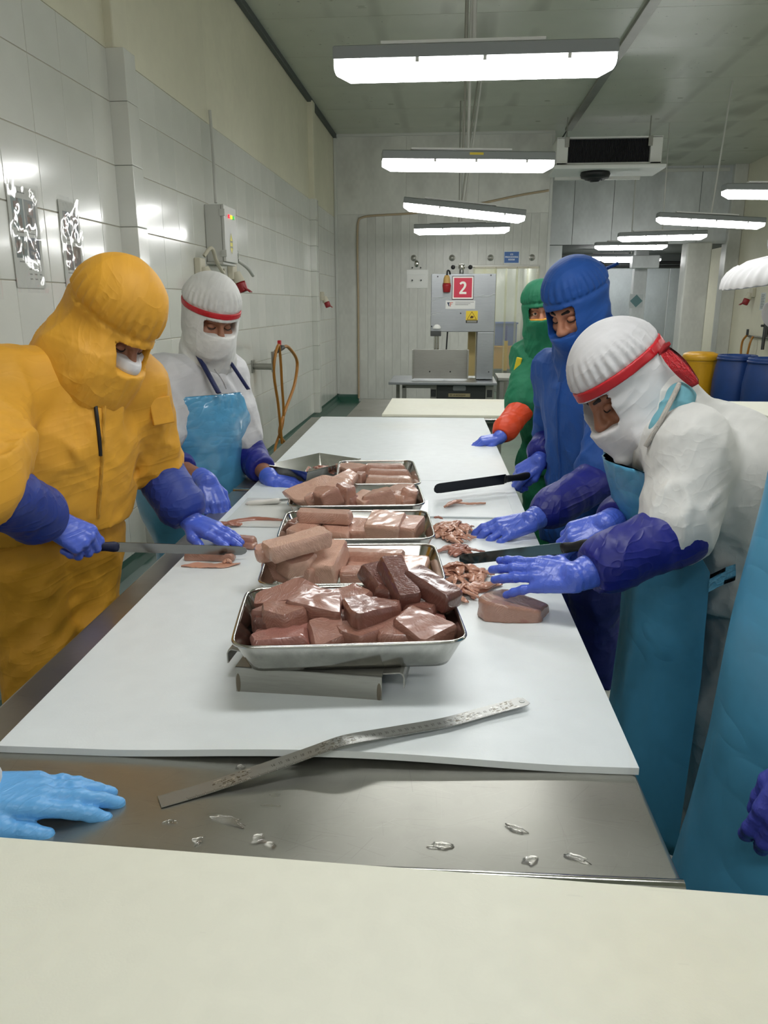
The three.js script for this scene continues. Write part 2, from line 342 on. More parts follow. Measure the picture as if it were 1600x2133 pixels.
// left wall: plaster above, single tiles below
const wallLeft = struct('wall_left', bx(WX - 0.2, WX - 0.004, 0, CH, ZB - 0.1, ZN), M.grout);
struct('plaster', bx(WX - 0.02, WX + 0.001, TILE_TOP, CH, -6.22, ZN), M.cream, wallLeft);
struct('plaster', bx(WX - 0.02, WX - 0.001, TILE_TOP, CH, ZB, -6.228), M.cream, wallLeft);
struct('pilaster_face', bx(WX - 0.01, WX + 0.05, TILE_TOP, CH - 0.05, -4.66, -4.45, 0.01), M.cream, wallLeft);
struct('pilaster_face', bx(WX - 0.01, WX + 0.07, TILE_TOP, CH - 0.05, -10.68, -10.52, 0.008), M.cream, wallLeft);
const rows = [TILE_TOP]; for (let y = 2.61; y > 0.1; y -= 0.32) rows.push(y);
rows.push(0.10);
{
  reseed(11);
  const tileMats = [M.tile, M.tile, M.tile2, M.tile3], shapes = {}, far = [];
  const zEdges = [-4.45, -10.52];
  for (let r = 0; r + 1 < rows.length; r++) {
    const h = rows[r] - rows[r + 1] - 0.0045, y = (rows[r] + rows[r + 1]) / 2;
    for (let k = -22; k < 30; k++) {
      let z0 = -3.607 - 0.305 * k, z1 = z0 - 0.305;
      if (z1 < ZB) z1 = ZB; if (z0 <= ZB) continue;
      for (const e of zEdges) { if (z0 > e && z1 < e) z1 = e; if (z0 <= e && z0 > e - 0.15) z0 = e - 0.15; }
      const w = z0 - z1 - 0.003; if (w < 0.03) continue;
      const key = w.toFixed(3) + '_' + h.toFixed(3);
      shapes[key] ??= box(0.012, h, w, 0, 0, 0, 0.0025);
      const tilt = [rnd(-1, 1) * 0.0022, rnd(-1, 1) * 0.0022];
      const visible = z1 < -2.75 && z1 > -12.4 + r * 0.02;
      if (visible) {
        const t = struct('tile', shapes[key], tileMats[Math.floor(rnd(0, 4))], wallLeft);
        t.position.set(WX - 0.006, y, (z0 + z1) / 2); t.rotation.set(0, tilt[0], tilt[1]);
      } else far.push(shapes[key].clone().translate(WX - 0.006, y, (z0 + z1) / 2));
    }
  }
  const rest = struct('tile', far, M.tile, wallLeft); rest.userData.kind = 'stuff';
  for (const [za, zb, px] of [[-4.45, -4.60, 0.10], [-10.52, -10.67, 0.08]])
    for (let r = 0; r + 1 < rows.length; r++)
      struct('pilaster_tile', bx(WX - 0.01, WX + px, rows[r + 1] + 0.002, rows[r], zb, za, 0.004), tileMats[r % 4], wallLeft);
}
// dark stained joint in the plaster above the switch box
struct('joint', bx(WX - 0.015, WX - 0.0015, TILE_TOP, CH, -6.229, -6.219), M.black, wallLeft);
// green cove at the wall foot
const coveShape = (len) => { const p = [[0, 0], [0.09, 0], [0.05, 0.03], [0.02, 0.075], [0.012, 0.11], [0, 0.11]]; return extrude(p, len); };
const baseL = struct('baseboard_left', at(coveShape(ZN - ZB), WX - 0.012, 0, ZB), M.cove);

// cold-room wall at the end with its doorway
const wallBack = struct('wall_back', [bx(WX - 0.2, 0.34, 0, CH, ZB - 0.12, ZB - 0.012), bx(1.30, 1.47, 0, CH, ZB - 0.12, ZB - 0.012), bx(0.34, 1.30, 2.10, CH, ZB - 0.12, ZB - 0.012)], M.panel);
{
  reseed(5);
  const skins = [M.panel, M.panel, phys(rgb(226, 226, 218), 0.34, { map: rep(cloudT, 0.6, 0.2) })];
  let x = WX + 0.02; const edges = [x];
  while (x < 1.44) { x += x < -1.5 ? 0.36 : 0.1335; edges.push(Math.min(x, 1.46)); }
  for (let i = 0; i + 1 < edges.length; i++) {
    const a = edges[i], b = edges[i + 1]; if (b - a < 0.02) continue;
    const over = b > 0.35 && a < 1.29;
    struct('panel_strip', bx(a + 0.0012, b - 0.0012, over ? 2.12 : 0.04, 2.905, ZB - 0.012, ZB - rnd(0, 0.0015), 0.001), skins[i % 3], wallBack);
  }
  for (const [a, b] of [[WX + 0.02, -0.75], [-0.75, 0.36], [0.36, 1.46]])
    struct('panel_sheet', bx(a + 0.002, b - 0.002, 2.91, CH, ZB - 0.012, ZB - rnd(0, 0.002), 0.001), M.panel, wallBack);
}
struct('trim_3', bx(WX, 1.47, CH - 0.05, CH - 0.01, ZB - 0.001, ZB + 0.03, 0.004), M.trim);
struct('trim_4', bx(WX, WX + 0.045, 0.12, CH - 0.05, ZB - 0.001, ZB + 0.045, 0.01), M.trim);
struct('trim_5', bx(1.44, 1.482, 0, CH, ZB - 0.12, ZB + 0.012, 0.004), M.trim);
struct('baseboard_back', at(coveShape(0.36), WX + 0.36, 0, ZB - 0.012, 0, -Math.PI / 2, 0), M.cove);
// room beyond the strip curtain
struct('wall_beyond', [bx(0.0, 2.0, 0, 2.6, -15.3, -15.2), bx(-0.1, 0.0, 0, 2.6, -15.3, ZB - 0.12), bx(0.0, 1.45, 2.5, 2.6, -15.3, ZB - 0.12)], M.panelGrey);

// right-hand end: side of the cold room, bulkhead, far wall
struct('wall_side', bx(1.30, 1.47, 0, CH, ZF, ZB - 0.12), M.panelGrey);
const bulk = struct('wall_bulkhead', [bx(1.47, RX, 2.67, CH, ZD - 0.2, ZD - 0.012)], M.seam);
for (const [a, b] of [[1.47, 2.28], [2.28, 3.02], [3.02, 4.62], [4.62, RX]]) struct('panel_sheet', bx(a + 0.004, b - 0.004, 2.67, CH, ZD - 0.012, ZD, 0.002), M.panelGrey, bulk);
struct('trim_6', bx(1.47, 5.1, CH - 0.12, CH - 0.06, ZD, ZD + 0.025, 0.003), M.trim);
struct('ceiling_far', bx(1.30, RX, 2.67, 2.8, ZF, ZD - 0.2), M.darkTrim);
const wallFar = struct('wall_far', bx(1.30, RX + 0.2, 0, CH, ZF - 0.2, ZF), M.panelGrey);
for (const [a, b, m] of [[1.5, 2.9, M.panel], [2.93, 3.5, M.panel], [3.53, 5.0, M.greyDoor], [5.03, 5.4, M.greyDoor]]) struct('panel_sheet', bx(a, b, 0.55, 2.36, ZF, ZF + 0.02, 0.004), m, wallFar);
struct('trim_12', bx(1.48, RX, 2.36, 2.67, ZF, ZF + 0.05), M.darkTrim);
struct('trim_7', bx(1.5, RX, 0.47, 0.54, ZF, ZF + 0.06, 0.006), M.white);
struct('trim_8', bx(1.5, RX, 0, 0.46, ZF, ZF + 0.03), M.panelGrey);
struct('column', bx(4.36, 4.82, 0, 2.67, -16.0, -15.62, 0.03), M.panel).name = 'trim_9';
struct('trim_10', bx(5.16, RX, 0, CH, ZD - 0.2, ZD + 0.12, 0.02), M.panel);
struct('trim_11', bx(3.69, 3.95, 0.0, 2.66, -17.0, -16.8, 0.01), M.panelGrey);
struct('wall_right', bx(RX, RX + 0.2, 0, CH, ZF, ZN), M.cream);
struct('wall_behind', bx(WX - 0.2, RX + 0.2, 0, CH, ZN, ZN + 0.2), M.panel);
struct('baseboard_right', at(coveShape(ZN - ZD), RX + 0.0, 0, ZN, 0, Math.PI, 0), M.cove);

// ---------- fluorescent battens ----------
const battenBody = extrude([[-0.085, 0.02], [-0.08, 0.062], [-0.06, 0.07], [0.06, 0.07], [0.08, 0.062], [0.085, 0.02]], 1.25, 0.006).translate(0, 0, -0.625).rotateY(Math.PI / 2);
const diffuser = (() => {                 // rounded trough, closed ends
  const rings = [], n = 20;
  for (let i = 0; i <= n; i++) {
    const e = -1 + 2 * i / n, f = Math.min(1, (1 - Math.abs(e)) / 0.045), s = Math.sqrt(clamp(f * (2 - f), 0, 1)) * 0.55 + 0.45, x = e * 0.628, r = [];
    for (const [z, y] of [[-0.078, 0.02], [-0.078, -0.012], [-0.066, -0.04], [-0.04, -0.054], [0, -0.058], [0.04, -0.054], [0.066, -0.04], [0.078, -0.012], [0.078, 0.02]])
      r.push([x, y < 0 ? y * s : y, z * (0.7 + 0.3 * s)]);
    rings.push(r);
  }
  return loft(rings, true, true, true);
})();
const lampSpots = [
  // x, y, z, yaw deg, roll deg, label
  [0.07, 2.60, -3.92, 0, 0, 'largest lit fluorescent batten, hanging nearest over the fish table'],
  [0.09, 2.55, -6.15, 8, 0, 'second lit batten over the table, swung askew with a yellow tag'],
  [0.10, 2.48, -8.55, -2, -6.5, 'third batten of the table row, tilting down to the right'],
  [0.10, 2.51, -10.9, 0, 0.6, 'small far batten in front of the white panel wall above the band saw'],
  [3.16, 2.56, -8.05, 0, -1.0, 'lit batten cut off by the right edge of the frame'],
  [3.10, 2.52, -10.25, 0, -3.4, 'lit batten above the yellow waste bin, tilted slightly right'],
  [3.08, 2.52, -12.4, 0, 1.2, 'far batten of the right row, just above the lowest two'],
  [3.15, 2.55, -14.8, 4, 0.5, 'upper of the two overlapping battens above the blue hood'],
  [3.35, 2.50, -17.4, 0, 0, 'lowest and most distant batten, under the dark soffit'],
];
const hidden = [[0.07, 2.58, -1.6], [0.07, 2.58, 0.7], [3.1, 2.58, -5.7], [3.1, 2.58, -3.4], [3.1, 2.58, -1.1], [3.1, 2.58, 1.4]];
hidden.forEach((h, i) => lampSpots.push([...h, 0, 0, ['lit batten hanging above the cream board, out of the picture', 'lit batten of the table row, hanging behind the viewer', 'right row batten beside the saw table, outside the picture', 'right row batten abreast of the fish trays, outside the picture', 'right row batten abreast of the cream board, outside the picture', 'rearmost batten of the right row, behind the viewer'][i]]));
lampSpots.push([3.9, 2.5, -18.2, 0, 0, 'short-hung batten near the far wall under the soffit, behind the pillar']);
lampSpots.push([0.8, 2.42, -14.0, 0, 0, 'batten in the room behind the strip curtain']);
for (const [x, y, z, yaw, roll, label] of lampSpots) {
  const t = thing('fluorescent_light', label, 'light', [x, y, z], 0, 'hanging fluorescent battens');
  t.rotation.set(0, yaw * D2R, roll * D2R, 'YXZ');
  part(t, 'housing', battenBody, M.fixGrey);
  part(t, 'diffuser', diffuser, M.lamp);
  part(t, 'mounting_plate', bx(-0.42, 0.32, 0.086, 0.1, -0.03, 0.03, 0.002), M.white);
  for (const s of [-0.25, 0.05, 0.42]) part(t, 'clip', bx(s - 0.008, s + 0.008, -0.005, 0.03, 0.081, 0.088, 0.001), M.plasticGrey);
  const top = z < -16.2 ? 2.67 : z < -12.9 && x < 1 ? 2.5 : CH - 0.012;
  const r1 = part(t, 'hanging_rod', rod([-0.0, 0.09, 0], [0, top - y, 0], 0.011, 8), M.plasticGrey);
  if (top === CH - 0.012 && x < 1) part(t, 'conduit', rod([-0.035, 0.09, 0.02], [-0.035, top - y, 0.02], 0.008, 8), M.steelDull);
  if (z === -6.15) part(t, 'yellow_tag', bx(0.0, 0.1, 0.035, 0.06, 0.084, 0.088), std(rgb(226, 200, 60), 0.5), 'small yellow label');
  const l = new THREE.RectAreaLight(LAMP_COLOR, LAMP_POWER, LAMP_W, LAMP_D);
  l.position.set(x, y - 0.066, z); l.rotation.set(-Math.PI / 2, 0, yaw * D2R); l.castShadow = true; l.name = 'batten_light';
  scene.add(l);
}

// ---------- things on and along the walls ----------
{ // evaporator under the ceiling
  const t = thing('evaporator_cooler', 'white ceiling evaporator with dark fin face and a drip tray, beside the end wall', 'cooler', [2.12, 3.36, -12.1]);
  part(t, 'cabinet', [bx(-0.72, -0.56, 0.07, 0.43, -0.3, 0.28, 0.01), bx(0.56, 0.72, 0.07, 0.43, -0.3, 0.28, 0.01), bx(-0.72, 0.72, 0.41, 0.43, -0.3, 0.28, 0.004), bx(-0.72, 0.72, 0.07, 0.1, -0.3, 0.28, 0.004)], M.white);
  part(t, 'coil', bx(-0.56, 0.56, 0.1, 0.41, -0.25, 0.2), M.black, 'dark finned coil');
  const fins = []; for (let i = 0; i < 60; i++) fins.push(bx(-0.55 + i * 0.0185, -0.548 + i * 0.0185, 0.1, 0.41, 0.2, 0.235));
  part(t, 'fin', fins, M.darkGrey).userData.kind = 'stuff';
  part(t, 'drip_tray', [bx(-0.76, 0.76, 0.0, 0.055, -0.32, 0.42, 0.015)], M.white);
  part(t, 'fan_bar', bx(-0.7, 0.5, -0.09, -0.05, 0.0, 0.06, 0.005), M.plasticGrey);
  const fan = part(t, 'fan_motor', lathe([[0.001, -0.13], [0.06, -0.13], [0.09, -0.1], [0.19, -0.08], [0.21, -0.03], [0.2, 0.0], [0.001, 0.0]], 24).translate(-0.14, 0, 0.1), M.black, 'black fan housing');
  part(t, 'grille', [0, 1, 2, 3].map((k) => at(new THREE.TorusGeometry(0.06 + k * 0.04, 0.005, 6, 24), -0.14, -0.115 + k * 0.012, 0.1, Math.PI / 2)), M.darkGrey);
  for (const s of [-0.58, 0.55]) part(t, 'hanger', [rod([s, 0.4, 0.2], [s, 0.7, 0.2], 0.008), bx(s - 0.03, s + 0.03, 0.3, 0.43, 0.275, 0.29, 0.003)], M.steelDull);
}
single('drain_pipe', 'orange-stained drain pipe running along the end wall and down to the floor', 'pipe', tube([[1.42, 3.22, -12.7], [1.0, 3.16, -12.715], [0.3, 3.03, -12.715], [-0.6, 2.92, -12.715], [-1.40, 2.87, -12.715], [-1.48, 2.84, -12.715], [-1.5, 2.76, -12.715], [-1.505, 1.5, -12.715], [-1.51, 0.05, -12.715]], 0.016, 90, 8), M.orangePipe);
{ // switch box on the tiled wall
  const t = thing('switch_box', 'grey electrical switch box with three lit lamps on the tiled wall', 'switch box', [WX + 0.001, 1.865, -6.02]);
  part(t, 'case', bx(0, 0.125, 0, 0.41, -0.32, 0, 0.006), M.plasticGrey);
  part(t, 'door', bx(0.128, 0.15, 0.0, 0.41, -0.33, 0.005, 0.005), M.plasticGrey);
  for (const y of [0.06, 0.35]) part(t, 'hinge', bx(0.115, 0.158, y - 0.025, y + 0.025, 0.0, 0.014, 0.003), M.plasticGrey);
  [['red', 0xff2030], ['yellow', 0xffc400], ['green', 0x10d050]].forEach(([n, c], i) => part(t, 'lamp', at(box(0.012, 0.026, 0.03, 0, 0, 0, 0.004), 0.154, 0.335, -0.12 - 0.06 * i), std(c, 0.3, 0, { emissive: c, emissiveIntensity: i === 2 ? 0.35 : 1.6 }), n + ' indicator lamp'));
  const sgn = canvasTex(64, 128, (c) => { c.fillStyle = '#c9c8bf'; c.fillRect(0, 0, 64, 128); c.strokeStyle = '#7a7210'; c.fillStyle = '#e4d84a'; c.lineWidth = 4; c.beginPath(); c.moveTo(32, 4); c.lineTo(58, 50); c.lineTo(6, 50); c.closePath(); c.fill(); c.stroke(); c.fillRect(8, 56, 48, 26); c.strokeRect(8, 56, 48, 26); c.beginPath(); c.moveTo(6, 88); c.lineTo(58, 88); c.lineTo(32, 124); c.closePath(); c.fill(); c.stroke(); });
  const pl = part(t, 'warning_sticker', new THREE.PlaneGeometry(0.09, 0.16).rotateY(Math.PI / 2).translate(0.1512, 0.14, -0.16), std(0xffffff, 0.5, 0, { map: sgn }), 'yellow triangle stickers');
  part(t, 'bracket', bx(0, 0.13, -0.02, 0.0, -0.33, 0.015, 0.003), M.plasticGrey);
}
single('conduit', 'thin conduit running down the wall into the switch box', 'conduit', tube([[WX + 0.03, 2.95, -6.2], [WX + 0.055, 2.7, -6.14], [WX + 0.075, 2.29, -6.08]], 0.012, 20), M.plasticGrey);
function socket(label, p, s, name = 'power_socket') {
  const t = thing(name, label, 'socket', p);
  part(t, 'base', bx(0, 0.06 * s, -0.07 * s, 0.08 * s, -0.07 * s, 0.07 * s, 0.012 * s), M.beige);
  part(t, 'plug', at(new THREE.CylinderGeometry(0.045 * s, 0.06 * s, 0.1 * s, 16), 0.08 * s, -0.05 * s, 0, 0, 0, 0.35), M.beige);
  part(t, 'collar', at(lathe([[0.001, -0.08], [0.04, -0.08], [0.048, -0.07], [0.052, 0], [0.045, 0.02], [0.001, 0.02]], 20).scale(s, s, s), 0.11 * s, -0.11 * s, 0, 0, 0, 0.35), M.red, 'dark red connector collar');
  part(t, 'lid', at(box(0.1 * s, 0.012 * s, 0.09 * s, 0, 0, 0, 0.004), 0.17 * s, -0.16 * s, 0, 0, 0, -0.6), M.red);
  return t;
}
{
  const a = socket('red industrial socket left under the switch box, partly behind the white hood', [WX, 1.81, -5.76], 0.85);
  part(a, 'cable', tube([[0.06, 0.08, 0], [0.1, 0.14, -0.05], [0.09, 0.06, -0.2], [0.08, -0.02, -0.4], [0.06, 0.0, -0.5]], 0.014, 30), M.beige);
  const b = socket('red industrial socket right under the switch box with its lid open', [WX, 1.81, -6.62], 0.85);
  part(b, 'cable', tube([[0.06, 0.08, 0], [0.1, 0.15, 0.1], [0.09, 0.1, 0.35]], 0.016, 20), M.plasticGrey);
  part(b, 'cable', tube([[0.06, 0.1, -0.05], [0.1, 0.05, -0.2], [0.1, -0.01, -0.4]], 0.016, 16), M.plasticGrey);
  socket('small red socket low on the tiled wall near the far corner', [WX, 1.66, -11.25], 0.8);
  single('socket_conduit', 'thin vertical conduit on the tiled wall beside the far pilaster', 'conduit', rod([WX + 0.02, 1.72, -11.0], [WX + 0.02, 2.9, -11.0], 0.012), M.steelDull);
}
{ // hose on its bracket
  const t = thing('hose_bracket', 'grey steel pipe bracket fixed low on the tiled wall', 'bracket', [WX, 0.985, -7.25]);
  part(t, 'flange', bx(0, 0.012, -0.06, 0.06, -0.05, 0.05, 0.004), M.steelDull);
  part(t, 'arm', rod([0, 0, 0], [0.2, 0, 0.03], 0.03, 16), M.steelDull);
  part(t, 'end_plate', bx(0.195, 0.205, -0.05, 0.14, -0.03, 0.06, 0.003), M.steelDull);
  const h = thing('water_hose', 'brown rubber hose looped over the wall bracket with a grey tap', 'hose', [0, 0, 0]);
  const hz = (px, py) => px;   // positions below are metres along the wall
  part(h, 'tube', tube([[-1.66, 1.14, -7.62], [-1.66, 1.13, -7.9], [-1.64, 0.95, -8.25], [-1.65, 0.75, -8.15], [-1.68, 0.5, -7.75], [-1.7, 0.32, -7.55], [-1.7, 0.2, -7.7], [-1.66, 0.02, -8.15]], 0.017, 90), M.hose);
  part(h, 'tube', tube([[-1.68, 0.2, -7.55], [-1.67, 0.6, -7.4], [-1.66, 0.95, -7.22], [-1.64, 1.12, -7.25], [-1.63, 1.18, -7.33], [-1.64, 1.1, -7.42], [-1.66, 0.8, -7.55], [-1.69, 0.4, -7.68], [-1.74, 0.15, -7.5], [-1.7, 0.02, -7.35]], 0.014, 90), M.hose);
  part(h, 'tap', [rod([-1.66, 1.12, -7.36], [-1.66, 1.14, -7.66], 0.022, 12), rod([-1.66, 1.13, -7.5], [-1.66, 1.17, -7.5], 0.025, 10)], M.darkGrey, 'grey hose valve');
  part(h, 'lever', bx(-1.675, -1.645, 1.165, 1.215, -7.53, -7.48, 0.005), std(rgb(190, 30, 34), 0.4), 'red lever');
}
// posters in clear sleeves on the tiles
{
  const photo = (c, x, y, w, h, base, s) => { reseed(s); c.fillStyle = base; c.fillRect(x, y, w, h); for (let i = 0; i < 14; i++) { const g = Math.floor(rnd(80, 185)); c.fillStyle = `rgba(${g + Math.floor(rnd(0, 40))},${g},${g - 10},0.6)`; c.fillRect(x + rnd(0, w * 0.7), y + rnd(0, h * 0.7), rnd(4, w * 0.3), rnd(4, h * 0.5)); } };
  const line = (c, x, y, w) => { c.fillStyle = '#4c4c48'; for (let q = x; q < x + w; q += 5) c.fillRect(q, y + (q % 3), 3, 6); };
  const t1 = canvasTex(256, 512, (c) => {
    c.fillStyle = '#c9cac4'; c.fillRect(0, 0, 256, 512); line(c, 80, 26, 70);
    photo(c, 24, 60, 100, 150, '#8c9896', 3); photo(c, 134, 60, 100, 150, '#979b9c', 4); line(c, 50, 226, 60); line(c, 150, 226, 60);
    photo(c, 24, 250, 100, 110, '#727c7a', 5); photo(c, 134, 250, 100, 110, '#70747e', 6); line(c, 44, 374, 70); line(c, 150, 374, 50);
    for (const x of [120, 165, 210]) for (const y of [410, 435, 460]) line(c, x, y, 24);
  });
  const t2 = canvasTex(256, 512, (c) => {
    c.fillStyle = '#c6c7c1'; c.fillRect(0, 0, 256, 512); photo(c, 40, 60, 90, 150, '#8c9294', 7); photo(c, 140, 60, 90, 150, '#8e9397', 8); line(c, 50, 224, 70); line(c, 150, 230, 70);
    photo(c, 40, 256, 80, 150, '#6c6464', 9); photo(c, 134, 262, 96, 120, '#7c726c', 10); line(c, 40, 420, 70); line(c, 140, 400, 70);
  });
  const film = phys(0xffffff, 0.06, { transmission: 1, thickness: 0 });
  const sleeve = (w, h, s) => { const g = new THREE.PlaneGeometry(w, h, 26, 40); const p = g.attributes.position; for (let i = 0; i < p.count; i++) { const x = p.getX(i), y = p.getY(i); const e = 1 - Math.pow(Math.abs(2 * x / w), 6); p.setZ(i, 0.006 + e * (0.006 * fbm(x * 10 + s, y * 7, s) + 0.0008 * noise(x * 30, y * 22 + s, s))); } g.computeVertexNormals(); return g.rotateY(Math.PI / 2); };
  const mk = (label, p, w, h, tx, s) => {
    const t = thing('poster', label, 'poster', p);
    part(t, 'sheet', bx(-0.001, 0.001, -h / 2, h / 2, -w / 2, w / 2), M.white);
    part(t, 'print', new THREE.PlaneGeometry(w, h).rotateY(Math.PI / 2).translate(0.0016, 0, 0), std(0xffffff, 0.6, 0, { map: tx }));
    part(t, 'clear_sleeve', sleeve(w + 0.03, h + 0.04, s), film, 'crinkled clear film');
  };
  mk('left photo instruction sheet in a shiny clear sleeve on the tiles', [WX + 0.004, 1.83, -3.42], 0.24, 0.42, t1, 2);
  mk('narrower photo sheet in a shiny sleeve behind the orange shoulder', [WX + 0.004, 1.83, -3.84], 0.2, 0.4, t2, 8);
  mk('sheet in a clear sleeve cut off by the left frame edge', [WX + 0.004, 1.80, -3.05], 0.22, 0.42, t2, 13);
}
{ // blue door sign, wall plates
  const s = canvasTex(256, 192, (c) => { c.fillStyle = '#c8d4de'; c.fillRect(0, 0, 256, 192); c.fillStyle = '#2f62a6'; c.fillRect(7, 7, 242, 178); c.fillStyle = '#eef3f8'; c.font = 'bold 36px sans-serif'; c.textAlign = 'center'; c.fillText('CO', 128, 62); c.fillText('PROCESSING', 128, 104, 222); c.fillText('ROOM', 128, 146); });
  const t = thing('door_sign', 'small blue CO PROCESSING ROOM sign on the white end wall', 'sign', [0.905, 2.26, ZB + 0.002]);
  part(t, 'plate', bx(-0.12, 0.12, -0.09, 0.09, 0, 0.006, 0.001), M.white);
  part(t, 'print', new THREE.PlaneGeometry(0.236, 0.176).translate(0, 0, 0.0066), std(0xffffff, 0.35, 0, { map: s }));
  const p = thing('notice_pocket', 'clear document pocket on the end wall left of the saw head', 'notice', [-0.56, 1.96, ZB + 0.002]);
  part(p, 'sheet', bx(-0.17, 0.17, -0.16, 0.12, 0, 0.004, 0.001), M.white);
  part(p, 'clear_cover', bx(-0.17, 0.17, -0.15, 0.05, 0.006, 0.03, 0.01), phys(0xffffff, 0.08, { transmission: 1, thickness: 0 }));
  part(p, 'corner_bolt', [[-0.08, 0.15], [0.05, 0.15], [-0.08, -0.04], [0.06, -0.04]].map(([x, y]) => at(new THREE.CylinderGeometry(0.012, 0.012, 0.02, 10), x, y, 0.03, Math.PI / 2)), M.darkGrey);
  single('door_bell', 'small round chrome button on the end wall left of the saw head', 'button', at(new THREE.SphereGeometry(0.035, 16, 12).scale(1, 1.5, 0.6), 0, 0, 0), M.steelBright, [-0.575, 2.17, ZB + 0.012]);
  for (const [x, label] of [[-0.62, 'leftmost bolt head high on the end wall'], [-0.02, 'second bolt head from the left on the end wall'], [0.58, 'third bolt head on the end wall, left of the blue sign'], [1.22, 'bolt head on the end wall right of the blue sign']])
    single('bolt_head', label, 'bolt', at(lathe([[0.001, 0.02], [0.02, 0.02], [0.024, 0.008], [0.05, 0.004], [0.05, 0]], 16), 0, 0, 0, Math.PI / 2), M.steelDull, [x, 2.255, ZB]);
}
{ // PVC strip curtain in the doorway
  const t = thing('strip_curtain', 'clear plastic strip curtain hanging in the cold room doorway', 'curtain', [0.82, 0, ZB + 0.03]);
  part(t, 'rail', [bx(-0.52, 0.52, 2.115, 2.145, -0.01, 0.02, 0.003)], M.steelDull);
  const pvc = [phys(rgb(238, 238, 220), 0.13, { transmission: 0.8, thickness: 0 }), phys(rgb(232, 230, 200), 0.2, { transmission: 0.55, thickness: 0 })];
  reseed(21);
  for (let i = 0; i < 6; i++) {
    const x0 = -0.5 + i * 0.165, w = 0.2, ph = rnd(0, 6), rings = [];
    for (let k = 0; k <= 24; k++) { const y = 2.12 - k * 0.086, r = []; for (let j = 0; j <= 8; j++) { const u = j / 8; r.push([x0 + u * w, y, (i % 2) * 0.02 + 0.012 * Math.sin(u * 3 + ph) + 0.012 * noise(u * 3 + i * 9, y * 2.2, i) + 0.02 * noise(i * 4, y * 0.9)]); } rings.push(r); }
    part(t, 'strip', loft(rings, false), pvc[i < 2 ? 1 : 0]);
    part(t, 'clamp', bx(x0 + 0.02, x0 + w - 0.02, 2.09, 2.12, 0.02, 0.03, 0.003), M.beige);
  }
  const pole = thing('pole', 'blue and yellow pole on a dark foot behind the strip curtain', 'pole', [0.93, 0, -13.6]);
  part(pole, 'tip', rod([0, 0.95, 0], [0, 1.2, 0], 0.02), std(rgb(40, 60, 170), 0.5), 'blue tip'); part(pole, 'shaft', rod([0, 0.45, 0], [0, 0.95, 0], 0.034), std(rgb(226, 178, 30), 0.5), 'yellow shaft'); part(pole, 'foot', rod([0, 0, 0], [0, 0.45, 0], 0.05, 12, 0.04), M.black, 'dark foot');
  const crate = (y, c, label) => { const k = thing('crate', label, 'crate', [0.85, y, -14.6]); part(k, 'body', [bx(-0.32, 0.32, 0, 0.02, -0.22, 0.22, 0.004), bx(-0.32, 0.32, 0.02, 0.4, 0.2, 0.22, 0.004), bx(-0.32, 0.32, 0.02, 0.4, -0.22, -0.2, 0.004), bx(-0.32, -0.3, 0.02, 0.4, -0.2, 0.2, 0.004), bx(0.3, 0.32, 0.02, 0.4, -0.2, 0.2, 0.004)], std(c, 0.5)); part(k, 'rim', [bx(-0.34, 0.34, 0.38, 0.41, 0.22, 0.24, 0.004), bx(-0.34, 0.34, 0.38, 0.41, -0.24, -0.22, 0.004)], std(c, 0.5)); };
  crate(0.0, rgb(90, 108, 124), 'grey plastic crate lowest in the stack behind the strip curtain');
  crate(0.415, rgb(214, 160, 84), 'orange plastic crate in the middle behind the strip curtain');
  crate(0.83, rgb(66, 92, 160), 'blue plastic crate on top of the stack behind the strip curtain');
}
{ // yellow waste bin
  const t = thing('waste_bin', 'yellow lidded waste bin with a red WASTE label by the pillar', 'bin', [3.62, 0, -11.75]);
  part(t, 'body', lathe([[0.001, 0.0], [0.18, 0], [0.195, 0.02], [0.225, 0.72], [0.235, 0.74], [0.235, 0.78], [0.22, 0.79]], 36), M.yellowBin);
  part(t, 'lid', lathe([[0.245, 0.77], [0.252, 0.78], [0.252, 0.82], [0.235, 0.86], [0.17, 0.885], [0.08, 0.89], [0.001, 0.892]], 36), M.yellowBin);
  const s = canvasTex(256, 128, (c) => { c.fillStyle = '#b98a70'; c.fillRect(0, 0, 256, 128); c.fillStyle = '#8e2a22'; c.fillRect(8, 8, 240, 112); c.fillStyle = '#f0e6dc'; c.font = 'bold 58px sans-serif'; c.textAlign = 'center'; c.fillText('WASTE', 128, 84, 210); });
  const lb = new THREE.CylinderGeometry(0.2195, 0.2165, 0.1, 12, 1, true, -0.32, 0.75).translate(0, 0.62, 0);
  part(t, 'waste_label', lb, std(0xffffff, 0.6, 0, { map: s }), 'red WASTE label');
}
function drum(label, x, z) {
  const t = thing('drum', label, 'drum', [x, 0, z]);
  part(t, 'body', lathe([[0.001, 0.0], [0.24, 0], [0.255, 0.02], [0.27, 0.12], [0.3, 0.3], [0.3, 0.52], [0.272, 0.72], [0.255, 0.8], [0.262, 0.82], [0.262, 0.86], [0.25, 0.87], [0.235, 0.86], [0.23, 0.845], [0.001, 0.845]], 40), M.blueDrum);
  part(t, 'band', lathe([[0.258, 0.795], [0.272, 0.8], [0.272, 0.825], [0.258, 0.83]], 40), phys(rgb(22, 52, 108), 0.4));
  for (const a of [0.8, 3.6]) part(t, 'bung', new THREE.CylinderGeometry(0.03, 0.035, 0.03, 16).translate(0.15 * Math.cos(a), 0.86, 0.15 * Math.sin(a)), M.blueDrum);
}
drum('blue plastic drum left of the pair by the right wall', 4.0, -11.35);
drum('blue plastic drum right of the pair, cut by the frame edge', 4.2, -10.75);
